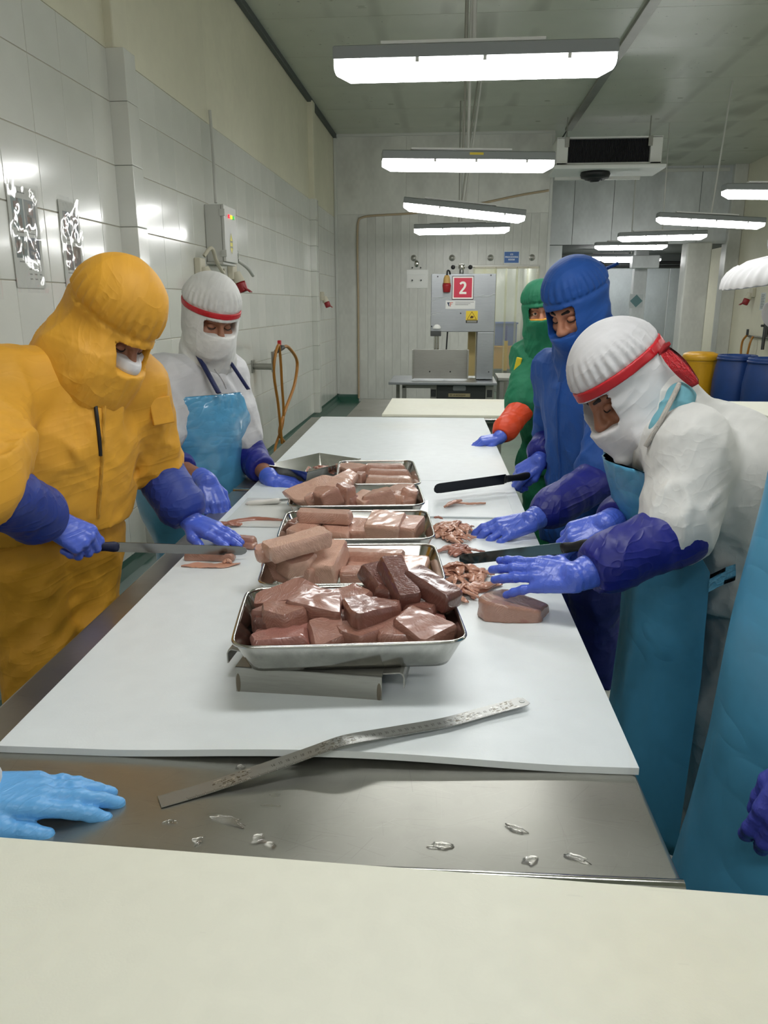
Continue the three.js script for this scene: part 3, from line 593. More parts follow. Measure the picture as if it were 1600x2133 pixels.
{ // hoses, pipe and papers on the right wall
  const t = thing('water_pipe', 'grey vertical water pipe with a cross branch on the right wall', 'pipe', [RX - 0.05, 0, -14.0]);
  part(t, 'riser', rod([0, 1.0, 0], [0, 4.0, 0], 0.03), M.steelDark);
  part(t, 'branch', rod([0, 1.0, -0.9], [0, 1.0, 1.0], 0.018), M.steelDull);
  part(t, 'valve', [rod([-0.03, 0.8, 0], [-0.03, 1.25, 0], 0.028), rod([-0.1, 1.2, 0], [0.03, 1.2, 0], 0.02)], M.steelDark);
  const loop = (z) => tube([[-0.02, 1.0, z + 0.2], [-0.06, 0.9, z + 0.22], [-0.06, 0.5, z + 0.1], [-0.06, 0.3, z], [-0.06, 0.5, z - 0.12], [-0.06, 0.9, z - 0.16], [-0.03, 1.02, z - 0.05]], 0.02, 50);
  for (const [z, label] of [[-14.7, 'left brown hose loop hanging on the right wall'], [-13.3, 'right brown hose loop hanging on the right wall']]) { const h = thing('hose_loop', label, 'hose', [RX - 0.06, 0, 0]); part(h, 'tube', loop(z), M.hose); part(h, 'nozzle', rod([-0.03, 1.02, z - 0.05], [-0.03, 1.12, z - 0.05], 0.022), M.darkGrey); }
  const so = socket('red socket on the white right wall above the hoses', [0, 0, 0], 1.1); so.position.set(RX, 1.75, -14.9); so.rotation.y = Math.PI;
  const paper = canvasTex(64, 96, (c) => { c.fillStyle = '#cfd3cf'; c.fillRect(0, 0, 64, 96); c.fillStyle = '#7d8684'; for (let y = 10; y < 90; y += 9) c.fillRect(8, y, 46 - (y * 7) % 14, 4); });
  [[-14.5, 2.0, 'upper left paper notice on the right wall'], [-13.5, 2.05, 'upper right paper notice on the right wall'], [-13.5, 1.65, 'lower right paper notice on the right wall'], [-14.45, 1.6, 'lower left paper notice on the right wall']].forEach(([z, y, label]) => {
    const n = thing('paper_notice', label, 'notice', [RX - 0.003, y, z]); part(n, 'sheet', bx(-0.002, 0, -0.15, 0.15, -0.11, 0.11), M.white); part(n, 'print', new THREE.PlaneGeometry(0.21, 0.29).rotateY(-Math.PI / 2).translate(-0.0026, 0, 0), std(0xffffff, 0.6, 0, { map: paper }));
  });
  single('dispenser', 'grey soap dispenser on the right wall', 'dispenser', bx(-0.12, 0, -0.14, 0.14, -0.07, 0.07, 0.02), M.steelDull, [RX, 1.45, -12.7]);
  const fr = thing('floor_rail', 'low grey pipe rail near the floor beside the drums', 'rail', [3.9, 0, -12.6]);
  part(fr, 'rail', rod([0, 0.28, 0], [1.3, 0.2, 0.7], 0.03), M.steelDull); part(fr, 'post', rod([0.05, 0, 0.03], [0.05, 0.28, 0.03], 0.025), M.steelDull); part(fr, 'post', rod([1.2, 0, 0.65], [1.2, 0.22, 0.65], 0.025), M.steelDull);
  const hz = canvasTex(64, 64, (c) => { c.fillStyle = '#b9bfbf'; c.fillRect(0, 0, 64, 64); c.fillStyle = '#5b7d80'; c.beginPath(); c.moveTo(32, 2); c.lineTo(62, 32); c.lineTo(32, 62); c.lineTo(2, 32); c.fill(); });
  const hs = thing('hazard_sign', 'small grey diamond sign on the far post', 'sign', [3.77, 1.62, -16.795]); part(hs, 'plate', bx(-0.14, 0.14, -0.14, 0.14, 0, 0.005).rotateZ(0), M.panelGrey); part(hs, 'print', new THREE.PlaneGeometry(0.27, 0.27).translate(0, 0, 0.0056), std(0xffffff, 0.5, 0, { map: hz }));
  single('wall_cable', 'upper dark cable running along the far wall under the soffit', 'cable', rod([1.5, 2.5, -19.05], [5.3, 2.48, -19.05], 0.03), M.black);
  single('wall_cable', 'lower dark cable running along the far wall under the soffit', 'cable', rod([1.5, 2.42, -19.05], [5.3, 2.4, -19.05], 0.025), M.black);
  single('roller_case', 'pale roller case above the far wall panels', 'case', bx(3.57, 4.1, 2.25, 2.5, -16.75, -16.5, 0.02), M.panelGrey);
}

// ---------- tables, boards, saw ----------
const TH = 0.85;
const tableTurn = 1.4 * D2R;
function steelTable(label, x, z, w, d, turn, h = TH) {
  const t = thing('steel_table', label, 'table', [x, 0, z], turn);
  part(t, 'worktop', [bx(-w / 2, w / 2, h - 0.035, h, -d / 2, d / 2, 0.008)], M.steel);
  part(t, 'rolled_edge', [rod([-w / 2, h - 0.008, d / 2], [w / 2, h - 0.008, d / 2], 0.011, 12)], M.steelBright);
  for (const sx of [-1, 1]) for (const sz of [-1, 1]) part(t, 'leg', [bx(sx * (w / 2 - 0.1) - 0.02, sx * (w / 2 - 0.1) + 0.02, 0.02, h - 0.035, sz * (d / 2 - 0.12) - 0.02, sz * (d / 2 - 0.12) + 0.02, 0.004), at(new THREE.CylinderGeometry(0.022, 0.028, 0.03, 12), sx * (w / 2 - 0.1), 0.015, sz * (d / 2 - 0.12))], M.steelDull);
  for (const sz of [-1, 1]) part(t, 'rail', bx(-w / 2 + 0.1, w / 2 - 0.1, h - 0.1, h - 0.04, sz * (d / 2 - 0.12) - 0.018, sz * (d / 2 - 0.12) + 0.018, 0.004), M.steelDull);
  for (const sx of [-1, 1]) part(t, 'rail', bx(sx * (w / 2 - 0.1) - 0.018, sx * (w / 2 - 0.1) + 0.018, 0.2, 0.24, -d / 2 + 0.12, d / 2 - 0.12, 0.004), M.steelDull);
  return t;
}
steelTable('long stainless table under the fish trays, bare at its near end', -0.268, -1.845, 1.098, 2.04, tableTurn);
steelTable('second stainless table continuing the row behind the trays', -0.318, -3.9, 1.098, 2.0, tableTurn);
steelTable('stainless table with a white board in front of the band saw', 0.1, -5.44, 1.55, 1.0, 0, 0.845);
steelTable('table carrying the cream board along the bottom of the picture', 0.25, -0.30, 2.2, 0.94, -0.02);
function slab(label, x, z, w, d, h, y, turn, m, warp = 0, name = 'cutting_board') {
  const g = box(w, h, d, 0, 0, 0, Math.min(0.004, h * 0.3));
  let gg = g;
  if (warp) {
    const nx = 60, nz = 24, pos = []; const rings = [];
    for (let i = 0; i <= nx; i++) { const u = -w / 2 + w * i / nx; const r = []; const up = (zz) => warp * Math.pow(Math.max(0, Math.sin(Math.PI * clamp((i / nx - 0.18) / 0.72, 0, 1))), 1.5) * sstep(d / 2 - 0.35, d / 2, zz);
      for (let j = 0; j <= nz; j++) { const zz = -d / 2 + d * j / nz; r.push([u, h / 2 + up(zz), zz]); }
      for (let j = nz; j >= 0; j--) { const zz = -d / 2 + d * j / nz; r.push([u, -h / 2 + up(zz), zz]); }
      rings.push(r); }
    gg = boxUV(new THREE.BufferGeometry().copy(loft(rings, true, true, true).toNonIndexed())); gg.computeVertexNormals();
  }
  return single(name, label, 'cutting board', gg, m, [x, y + h / 2, z], turn);
}
slab('nearest large white cutting board, holding the front fish trays', -0.232, -2.045, 1.02, 1.98, 0.012, TH + 0.0005, tableTurn, M.board, 0.012);
slab('second large white cutting board, empty behind the trays', -0.278, -3.94, 1.03, 1.8, 0.012, TH + 0.0005, tableTurn, M.board);
slab('white board lying on the table in front of the band saw', 0.3, -5.40, 1.48, 0.88, 0.018, 0.846, 0, M.boardCream);
slab('wide cream board filling the bottom of the picture', 0.25, -0.28, 2.4, 1.04, 0.025, TH + 0.001, -0.022, M.boardCream);
slab('thin grey translucent cutting sheet under the back trays and white knife', -0.395, -2.5, 0.66, 0.36, 0.006, TH + 0.0132, tableTurn, M.plateClear);
slab('white board on a side table at the right frame edge', 2.6, -5.3, 1.2, 1.0, 0.015, 0.856, 0, M.boardCream);
steelTable('side table at the right frame edge behind the bending worker', 2.6, -5.3, 1.25, 1.1, 0);
single('worn_board', 'stained white cutting board with cut marks near the black knife', 'cutting board', box(0.34, 0.006, 0.36, 0, 0, 0, 0.002), M.board, [0.05, TH + 0.016, -2.66], tableTurn);

{ // band saw
  const t = thing('band_saw', 'stainless meat band saw with a red number 2 plate and yellow warning sign', 'band saw', [0, 0, -7.6]);
  part(t, 'head', bx(-0.20, 0.40, 1.30, 1.825, -0.2, 0.12, 0.006), M.alu);
  part(t, 'column', bx(0.24, 0.40, 0.86, 1.30, -0.2, 0.12, 0.006), M.alu);
  part(t, 'worktop', bx(-0.58, 0.43, 0.825, 0.85, -0.35, 0.36, 0.004), M.alu);
  part(t, 'cabinet', bx(-0.13, 0.33, 0.08, 0.82, -0.22, 0.22, 0.006), M.steelDark);
  part(t, 'frame', [bx(-0.19, -0.13, 0.0, 0.82, 0.12, 0.22, 0.004), bx(0.33, 0.41, 0.0, 0.82, 0.1, 0.22, 0.004), bx(-0.46, -0.19, 0.78, 0.82, 0.18, 0.22, 0.003), bx(-0.46, -0.42, 0.0, 0.8, 0.18, 0.22, 0.003), bx(-0.46, -0.19, 0.5, 0.53, 0.18, 0.22, 0.003), bx(-0.55, -0.515, 0, 0.82, -0.3, -0.26, 0.003)], M.steelDull);
  const fence = part(t, 'fence', [bx(-0.36, 0.16, 0.87, 1.135, 0.18, 0.19, 0.003), bx(-0.365, -0.35, 0.87, 1.14, 0.18, 0.25, 0.003), bx(0.15, 0.165, 0.87, 1.14, 0.18, 0.25, 0.003), bx(-0.36, 0.16, 1.13, 1.14, 0.16, 0.19, 0.002)], M.steelDull, 'upright feed fence');
  for (const x of [-0.2, -0.005]) part(fence, 'hole', at(new THREE.CylinderGeometry(0.007, 0.007, 0.004, 12), x, 0.935, 0.192, Math.PI / 2), M.black);
  part(t, 'guard_block', bx(-0.2, -0.1, 1.26, 1.31, 0.05, 0.13, 0.004), M.steelDark);
  part(t, 'guide_post', [rod([-0.155, 1.13, 0.1], [-0.155, 1.32, 0.1], 0.011), rod([-0.13, 1.13, 0.1], [-0.13, 1.32, 0.1], 0.011)], M.steelBright);
  part(t, 'guard_cap', at(new THREE.SphereGeometry(0.04, 20, 12, 0, Math.PI * 2, 0, Math.PI / 2), -0.14, 1.33, 0.115), M.white, 'white half-round cap');
  part(t, 'blade', at(box(0.014, 0.46, 0.003), -0.05, 1.09, 0.0, 0, 0, -0.05), M.black);
  part(t, 'guide_strip', bx(0.16, 0.235, 0.87, 1.3, -0.17, -0.12, 0.003), std(rgb(206, 184, 122), 0.5), 'yellowed plastic strip');
  const hub = part(t, 'tension_handle', lathe([[0.001, 0], [0.022, 0], [0.022, 0.04], [0.03, 0.05], [0.028, 0.085], [0.015, 0.09], [0.001, 0.09]], 20).translate(0.08, 1.825, 0), M.steelBright);
  part(hub, 'bar', rod([0.0, 1.888, 0], [0.16, 1.888, 0], 0.007), M.steelDull);
  for (const x of [-0.0, 0.16]) part(hub, 'knob', new THREE.SphereGeometry(0.021, 16, 12).translate(x, 1.888, 0), M.black);
  const two = canvasTex(256, 256, (c) => { c.fillStyle = '#f2ece6'; c.fillRect(0, 0, 256, 256); c.fillStyle = '#cf2f4a'; c.fillRect(16, 16, 224, 224); c.fillStyle = '#f4f0e6'; c.font = 'bold 200px sans-serif'; c.textAlign = 'center'; c.save(); c.translate(128, 200); c.scale(0.92, 1); c.fillText('2', 0, 0); c.restore(); });
  const np = part(t, 'number_plate', bx(-0.005, 0.195, 1.595, 1.805, 0.121, 0.13, 0.002), std(rgb(60, 20, 28), 0.5), 'red plate with a white number 2');
  part(np, 'print', new THREE.PlaneGeometry(0.19, 0.2).translate(0.095, 1.7, 0.1306), std(0xffffff, 0.4, 0, { map: two }));
  const mk = canvasTex(256, 72, (c) => { c.fillStyle = '#dcdcd8'; c.fillRect(0, 0, 256, 72); c.fillStyle = '#2b3550'; c.beginPath(); c.moveTo(12, 16); c.lineTo(40, 16); c.lineTo(30, 26); c.lineTo(34, 50); c.lineTo(28, 50); c.fill(); c.fillStyle = '#c8604a'; c.fillRect(38, 16, 26, 5); c.fillRect(38, 16, 6, 36); c.fillRect(38, 29, 20, 4); c.fillStyle = '#6a6a68'; for (const [y, w] of [[12, 160], [24, 130], [34, 110]]) for (let x = 0; x < w; x += 6) c.fillRect(84 + x, y, 4, 5); });
  part(t, 'maker_sticker', new THREE.PlaneGeometry(0.275, 0.076).translate(0.075, 1.548, 0.121), std(0xffffff, 0.4, 0, { map: mk }), 'white sticker with a small emblem');
  const wn = canvasTex(128, 128, (c) => { c.fillStyle = '#e6c832'; c.fillRect(0, 0, 128, 98); c.fillStyle = '#3a3a34'; c.fillRect(6, 100, 116, 26); c.fillStyle = '#c9c9c0'; for (const y of [105, 115]) for (let x = 14; x < 112; x += 8) c.fillRect(x, y, 6, 5); c.strokeStyle = '#6a4a08'; c.lineWidth = 5; c.beginPath(); c.moveTo(64, 10); c.lineTo(114, 90); c.lineTo(14, 90); c.closePath(); c.stroke(); c.fillStyle = '#4a2c10'; c.beginPath(); c.moveTo(44, 78); c.lineTo(50, 58); c.lineTo(60, 50); c.lineTo(70, 54); c.lineTo(84, 56); c.lineTo(82, 70); c.lineTo(72, 78); c.closePath(); c.fill(); });
  part(t, 'warning_sticker', new THREE.PlaneGeometry(0.11, 0.11).translate(0.185, 1.437, 0.121), std(0xffffff, 0.4, 0, { map: wn }), 'yellow triangle warning sticker');
  const nm = canvasTex(256, 48, (c) => { c.fillStyle = '#b9ab84'; c.fillRect(0, 0, 256, 48); c.fillStyle = '#4c3c1c'; c.fillRect(14, 12, 26, 5); c.fillRect(18, 22, 18, 4); c.fillRect(18, 30, 18, 4); c.font = 'italic bold 26px sans-serif'; c.fillText('A-WON3JAR', 56, 34, 184); });
  part(t, 'name_plate', [bx(-0.02, 0.19, 0.70, 0.735, 0.221, 0.225, 0.002)], std(rgb(150, 138, 104), 0.5));
  part(t, 'name_print', new THREE.PlaneGeometry(0.2, 0.032).translate(0.085, 0.7175, 0.2256), std(0xffffff, 0.5, 0, { map: nm }));
  part(t, 'tape_patch', extrude(rrect(0.12, 0.045, 0.012, 4), 0.004, 0.001).translate(0.085, 0.783, 0.221), M.alu);
  for (const x of [-0.16, 0.37]) part(t, 'switch', [at(new THREE.CylinderGeometry(0.016, 0.016, 0.02, 14), x, 0.735, 0.228, Math.PI / 2), bx(x - 0.025, x + 0.025, 0.70, 0.77, 0.215, 0.223, 0.003)], M.darkGrey);
  for (const [x, y] of [[-0.14, 1.80], [0.35, 1.81], [-0.19, 1.35], [0.08, 1.47], [0.36, 0.93]]) part(t, 'bolt', at(new THREE.CylinderGeometry(0.007, 0.007, 0.006, 8), x, y, 0.122, Math.PI / 2), M.darkGrey);
  const film = []; reseed(9);
  for (const [yy, a, b] of [[1.61, -0.2, 0.4], [1.62, 0.2, 0.4], [1.59, -0.2, 0.0], [1.47, -0.2, -0.09], [1.455, -0.2, -0.11]]) { const pts = []; for (let i = 0; i <= 8; i++) pts.push([mix(a, b, i / 8), yy + 0.012 * noise(i * 0.7 + yy * 50, 1) + 0.02 * i / 8, 0.122]); film.push(tube(pts, 0.0028, 30, 5)); }
  part(t, 'plastic_film', film, phys(rgb(235, 238, 238), 0.1, { transmission: 0.4, thickness: 0 }), 'strands of clear wrapping film');
  const pg = thing('power_plug', 'red and tan industrial plug hanging on the saw head', 'plug', [-0.055, 1.72, -7.6 + 0.155]);
  part(pg, 'grip', lathe([[0.001, 0.09], [0.02, 0.09], [0.03, 0.06], [0.034, 0.01], [0.034, 0], [0.001, 0]], 18), std(rgb(186, 150, 84), 0.55));
  part(pg, 'collar', lathe([[0.001, 0.02], [0.036, 0.02], [0.04, 0.0], [0.036, -0.03], [0.032, -0.06], [0.026, -0.06], [0.024, -0.03], [0.001, -0.03]], 20), M.red, 'red collar');
  part(pg, 'cable', tube([[0, 0.08, 0], [0.005, 0.13, 0], [0.02, 0.13, -0.02], [0.03, 0.1, -0.03]], 0.008, 16), M.black);
  const rb = thing('rear_bench', 'steel bench edge seen through the curtain right of the saw', 'bench', [0.7, 0, -7.9]);
  part(rb, 'top', bx(-0.24, 0.28, 0.83, 0.86, -0.3, 0.25, 0.004), M.steelDull);
  for (const [x, z] of [[-0.2, -0.26], [0.24, -0.26], [0.24, 0.2], [-0.2, 0.2]]) part(rb, 'leg', bx(x - 0.02, x + 0.02, 0, 0.83, z - 0.02, z + 0.02, 0.003), M.steelDull);
}

// ---------- people ----------
// head in its own axes: y up, z towards the face, x to the person's left, origin between the eyes' level
const headPrims = (() => [
  ell([0, 0.035, -0.012], [0.076, 0.092, 0.096]), ell([0, -0.045, 0.03], [0.058, 0.078, 0.06]), ell([0, -0.1, 0.06], [0.028, 0.022, 0.025]),
  ell([0.042, -0.03, 0.058], [0.025, 0.021, 0.024]), ell([-0.042, -0.03, 0.058], [0.025, 0.021, 0.024]),
  cap([-0.04, 0.024, 0.072], [0, 0.022, 0.081], 0.0125), cap([0.04, 0.024, 0.072], [0, 0.022, 0.081], 0.0125),
  cap([0, 0.008, 0.09], [0, -0.036, 0.11], 0.008, 0.0125), ell([0.012, -0.04, 0.1], [0.009, 0.008, 0.011]), ell([-0.012, -0.04, 0.1], [0.009, 0.008, 0.011]),
  cap([-0.018, -0.072, 0.082], [0.018, -0.072, 0.082], 0.008), ell([0.077, -0.008, -0.01], [0.01, 0.03, 0.018]), ell([-0.077, -0.008, -0.01], [0.01, 0.03, 0.018]),
  cap([0, -0.05, -0.02], [0, -0.19, -0.04], 0.056, 0.06),
])();
const socketCut = (x, y, z) => { const a = Math.abs(x) - 0.032; return Math.hypot(a / 1.35, y / 0.85, (z - 0.1) / 1.0) - 0.0185; };
const headBase = nets({ prims: headPrims, k: 0.016, cuts: [socketCut] }, 0.0034);
const lidPrims = [-1, 1].map((s) => ell([s * 0.032, -0.001, 0.0735], [0.0165, 0.0125, 0.0125]));
const lidGeo = nets({ prims: lidPrims, k: 0.002 }, 0.0024);
const closedHead = merge([headBase, lidGeo]);
const browGeo = (() => [-1, 1].map((s) => nets({ prims: [cap([s * 0.014, 0.0235, 0.0915], [s * 0.034, 0.0285, 0.0855], 0.0042, 0.0048), cap([s * 0.034, 0.0285, 0.0855], [s * 0.052, 0.023, 0.071], 0.0048, 0.003)], k: 0.004 }, 0.0018)))();
const lashGeo = (() => [-1, 1].map((s) => tube([[s * 0.018, -0.004, 0.082], [s * 0.026, -0.0085, 0.0853], [s * 0.035, -0.0095, 0.0856], [s * 0.0465, -0.006, 0.0795]], 0.0016, 16, 6)))();
const eyeGeo = [-1, 1].map((s) => new THREE.SphereGeometry(0.0125, 18, 14).translate(s * 0.032, -0.002, 0.0755));
const irisGeo = [-1, 1].map((s) => new THREE.SphereGeometry(0.0062, 14, 10).scale(1, 1, 0.45).translate(s * 0.031, -0.002, 0.0865));
const upperLid = [-1, 1].map((s) => tube([[s * 0.0185, -0.001, 0.0845], [s * 0.025, 0.0045, 0.0885], [s * 0.034, 0.006, 0.0885], [s * 0.046, 0.001, 0.0815]], 0.0032, 16, 7));
const hairMat = std(rgb(28, 22, 20), 0.7);
const eyeWhite = phys(rgb(206, 198, 190), 0.25), irisMat = phys(rgb(34, 22, 16), 0.15);

function frame(f, up = [0, 1, 0]) { const Z = nrm(f), X = nrm(cross(up, Z)), Y = cross(Z, X); return { X, Y, Z }; }
function frameMatrix(o, fr) { return new THREE.Matrix4().makeBasis(A(fr.X), A(fr.Y), A(fr.Z)).setPosition(...o); }
// hand: bones of palm, four fingers and thumb
function handBones(h, g = 0) {
  const dir = nrm(h.dir), up = nrm(sub(h.up, dir.map((v) => v * dot(h.up, dir)))), side = cross(dir, up).map((v) => v * (h.left ? 1 : -1)), S = h.s || 1, out = [], w = h.wr;
  const HP = (a, b, c) => add(add(add(w, dir, a * S), side, b * S), up, c * S);
  const lat = [0.031, 0.0105, -0.0105, -0.0305], len = [0.091, 0.094, 0.088, 0.079], bones = [[0.045, 0.027, 0.022], [0.05, 0.031, 0.024], [0.046, 0.029, 0.023], [0.035, 0.022, 0.02]], rad = [0.0104, 0.0106, 0.0102, 0.0092];
  const curl = h.curl || [[10, 12, 8], [10, 12, 8], [10, 14, 8], [10, 14, 8]], spread = h.spread || [6, 1, -4, -9], arch = [0, 0.003, 0.001, -0.005];
  for (let i = 0; i < 4; i++) {
    const k = HP(len[i], lat[i], arch[i]);
    out.push(cap(HP(0.006, lat[i] * 0.62, -0.002), k, 0.0175 * S + g, 0.0132 * S + g));
    if (i < 3) out.push(cap(HP(0.03, (lat[i] + lat[i + 1]) / 2, -0.002), HP(len[i] - 0.01, (lat[i] + lat[i + 1]) / 2, -0.002), 0.014 * S + g, 0.012 * S + g));
    let d = rotA(dir, up, spread[i] * D2R * (h.left ? -1 : 1)), axis = nrm(cross(up, d)), p = k, a = 0;
    for (let j = 0; j < 3; j++) { a += curl[i][j] * D2R; const e = rotA(d, axis, a), q = add(p, e, bones[i][j] * S); out.push(cap(p, q, (rad[i] - j * 0.0009) * S + g, (rad[i] - (j + 1) * 0.0009) * S + g, { w: 0.0011, fr: 150, s: i * 7 + j })); p = q; }
  }
  const T = h.thumb || [[0.6, 0.75, -0.2], [0.85, 0.4, -0.2]], tv = (t) => nrm(add(add(dir.map((v) => v * t[0]), side, t[1]), up, t[2]));
  const b0 = HP(0.018, 0.022, -0.006), b1 = add(b0, tv(T[0]), 0.044 * S), b2 = add(b1, tv(T[1]), 0.034 * S), b3 = add(b2, tv(T[2] || T[1]), 0.026 * S);
  out.push(cap(b0, b1, 0.0165 * S + g, 0.0135 * S + g), cap(b1, b2, 0.0125 * S + g, 0.011 * S + g, { w: 0.001, fr: 150, s: 3 }), cap(b2, b3, 0.011 * S + g, 0.0088 * S + g));
  return out;
}
function gloveGeo(h) {
  const dir = nrm(h.dir), back = h.arm ? nrm(sub(h.arm, h.wr)) : dir.map((v) => -v), c = add(h.wr, back, h.cuff || 0.04);
  const prims = [...handBones(h, 0.0008), cap(h.wr, c, 0.0325, 0.0375, { w: 0.0016, fr: 90 })];
  const end = add(h.wr, back, (h.cuff || 0.04) + 0.004);
  return nets({ prims, k: 0.0065, disp: (x, y, z) => -0.0009 * (1 - Math.abs(noise(x * 70, y * 70, z * 70))), clips: [(x, y, z) => dot(sub([x, y, z], end), back)], slack: 0.015 }, 0.0027);
}
const ridge = (x, y, z) => { const r = 1 - Math.abs(noise(x, y, z)); return r * r - 0.4; };
const crease = (n) => { const r = 1 - Math.abs(n); return r * r * r - 0.3; };
const drape = (amp, sx, sy, s) => (x, y, z) => {      // broad soft folds plus sharper pulled creases
  const wx = 0.35 * noise(x * 3, y * 3 + s, z * 3), wy = 0.35 * noise(x * 3 + 9, y * 3, z * 3 - s);
  return -amp * (1.1 * crease(noise(x * sx + wx * 3 + s, y * sy + wy, z * sx + wx)) + 0.55 * crease(noise(x * sx * 1.3 + y * 6 + wx * 2, y * sy * 2.2 - x * 4 + wy * 3, z * sx * 1.3 - y * 5 + s)) + 0.3 * crease(noise(x * sx * 2.4 + s + y * 9, y * sy * 4.2 + wx * 6 - x * 8, z * sx * 2.4 + y * 7)));
};
function torsoPrims(J, g, o = {}) {
  const S = J.side, c = (p, w, r) => cap(add(p, S, -w), add(p, S, w), r + g);
  const mid = lerp(J.pel, J.chest, 0.5);
  const out = [c(J.pel, 0.075, 0.118), c(mid, 0.062, 0.112), c(J.chest, 0.085, 0.118), cap(J.pel, J.chest, 0.115 + g, 0.125 + g), cap(J.shL, J.shR, 0.062 + g, 0.062 + g), cap(lerp(J.chest, J.neck, 0.45), J.neck, 0.085 + g, 0.058 + g * 0.5)];
  if (o.hem) out.push(c(add(J.pel, [0, -1, 0], o.hem), 0.078, 0.12));
  return out;
}
function fitJoints(J) {
  J.side = nrm(cross([0, 1, 0], J.face));
  J.hipL = add(J.pel, J.side, 0.085); J.hipR = add(J.pel, J.side, -0.085);
  J.anL ??= [J.hipL[0] - 0.01, 0.075, J.hipL[2]]; J.anR ??= [J.hipR[0], 0.075, J.hipR[2] + 0.03];
  const fw = nrm([J.face[0], 0, J.face[2]]);
  J.knL ??= add(lerp(J.hipL, J.anL, 0.48), fw, 0.03); J.knR ??= add(lerp(J.hipR, J.anR, 0.48), fw, 0.03);
  J.fw = fw; return J;
}
// one person: continuous skin body, then the clothing as its children
function person(label, J, o) {
  fitJoints(J);
  const H = frame(J.hf, J.hup), hm = frameMatrix(J.head, H), root = J.root = [J.pel[0], 0, J.pel[2]];
  const t = thing('person', label, 'person', root), local = (g) => g.translate(-root[0], 0, -root[2]);
  const put = (name, geo, m, lab, par = t) => part(par, name, local(geo), m, lab);
  const arms = (g) => ['L', 'R'].flatMap((s) => [cap(J['sh' + s], J['el' + s], 0.05 + g, 0.042 + g), cap(J['el' + s], J['wr' + s], 0.042 + g, 0.027 + g)]);
  const legs = (g, k = {}) => ['L', 'R'].flatMap((s) => [cap(J['hip' + s], J['kn' + s], 0.085 + g, 0.058 + g, k), cap(J['kn' + s], J['an' + s], 0.056 + g, 0.042 + g, k)]);
  const neckTop = new THREE.Vector3(0, -0.12, -0.03).applyMatrix4(hm).toArray();
  const bodyG = nets({ prims: [...torsoPrims(J, -0.012), ...arms(0), ...legs(-0.01), cap(J.neck, neckTop, 0.055, 0.055), ...['L', 'R'].flatMap((s) => [cap(add(J['an' + s], J.fw, -0.03), add([J['an' + s][0], 0.04, J['an' + s][2]], J.fw, 0.13), 0.036, 0.03), cap(J['wr' + s], add(J['wr' + s], nrm(J['hd' + s].dir), 0.045), 0.014, 0.006)])], k: 0.03 }, 0.0125);
  const headG = (o.openEyes ? headBase : closedHead).clone().applyMatrix4(hm);
  const body = put('body', merge([bodyG, headG]), o.skin || M.skin);
  const onHead = (name, g, m, lab) => put(name, g.clone().applyMatrix4(hm), m, lab);
  for (const g of browGeo) onHead('eyebrow', g, hairMat);
  if (o.openEyes) { for (const g of eyeGeo) onHead('eye', g, eyeWhite); for (const g of irisGeo) onHead('iris', g, irisMat); for (const g of upperLid) onHead('eyelid', g, o.skin || M.skin); }
  else for (const g of lashGeo) onHead('eyelash', g, hairMat);
  // clothes
  const jk = o.jacket, sl = jk.sleeve ?? 0.9;
  const jPrims = [...torsoPrims(J, jk.grow, { hem: jk.hem }), ...['L', 'R'].map((s) => cap(J['sh' + s], lerp(J['sh' + s], J['el' + s], sl), 0.06 + jk.grow * 0.6, (jk.cuff ?? 0.062) + jk.grow * 0.2, { w: 0.006, fr: 13, s: s === 'L' ? 3 : 9 })), ...(jk.extra || [])];
  const hemY = J.pel[1] - (jk.hem || 0) - 0.03;
  const jF = { prims: jPrims, k: 0.045, disp: drape(jk.fold ?? 0.011, 8, 3.2, jk.seed || 1), clips: [(x, y, z) => hemY + 0.012 * noise(x * 9, z * 9) - y, ...(jk.clips || [])] };
  const jacket = put('jacket', nets(jF, jk.cell ?? 0.0072), jk.m, jk.label);
  J.jacketField = fieldOf(jF); J.bodyLine = fieldOf({ prims: [...torsoPrims(J, jk.grow + 0.006, { hem: 0.1 }), ...legs(0.02), ...(jk.extra || [])], k: 0.08 });
  const trF = { prims: [...legs(0.028, { w: 0.012, fr: 16, s: jk.seed || 2 }), cap(add(J.pel, J.side, -0.075), add(J.pel, J.side, 0.075), 0.128)], k: 0.05, disp: drape(0.009, 7, 4, 31 + (jk.seed || 0)), clips: [(x, y, z) => 0.13 - y] };
  put('trousers', nets(trF, 0.0105), o.trousers || jk.m);
  for (const s of ['L', 'R']) {
    const a = J['an' + s], toe = add([a[0], 0.045, a[2]], J.fw, 0.15);
    put('boot', nets({ prims: [cap([a[0], 0.3, a[2]], [a[0], 0.07, a[2]], 0.062, 0.055), cap(add([a[0], 0.055, a[2]], J.fw, -0.04), toe, 0.05, 0.042)], k: 0.04, clips: [(x, y) => 0.004 - y, (x, y) => y - 0.31] }, 0.011), M.white, 'white rubber boot');
  }
  for (const s of ['L', 'R']) {
    const h = J['hd' + s]; h.wr ??= J['wr' + s]; h.arm ??= J['el' + s]; h.left = s === 'L';
    put('glove', gloveGeo(h), o.glove);
    const sc = o.cover;
    if (sc) {
      const e = J['el' + s], wv = J['wr' + s], st = lerp(J['sh' + s], e, sc.from ?? 0.62), en = lerp(e, wv, sc.to ?? 0.8), r = sc.r ?? 0.06, k = { w: 0.0038, fr: 30, s: s === 'L' ? 1 : 5 };
      put('sleeve_cover', nets({ prims: [cap(st, e, r, r + 0.004, k), cap(e, lerp(e, en, 0.8), r + 0.004, r - 0.004, k), cap(lerp(e, en, 0.8), en, r - 0.004, (sc.end ?? 0.04), { w: 0.004, fr: 60 })], k: 0.02, clips: [(x, y, z) => dot(sub([x, y, z], en), nrm(sub(e, wv))) * -1 - 0.006] }, 0.0068), sc.m, sc.label);
    }
  }
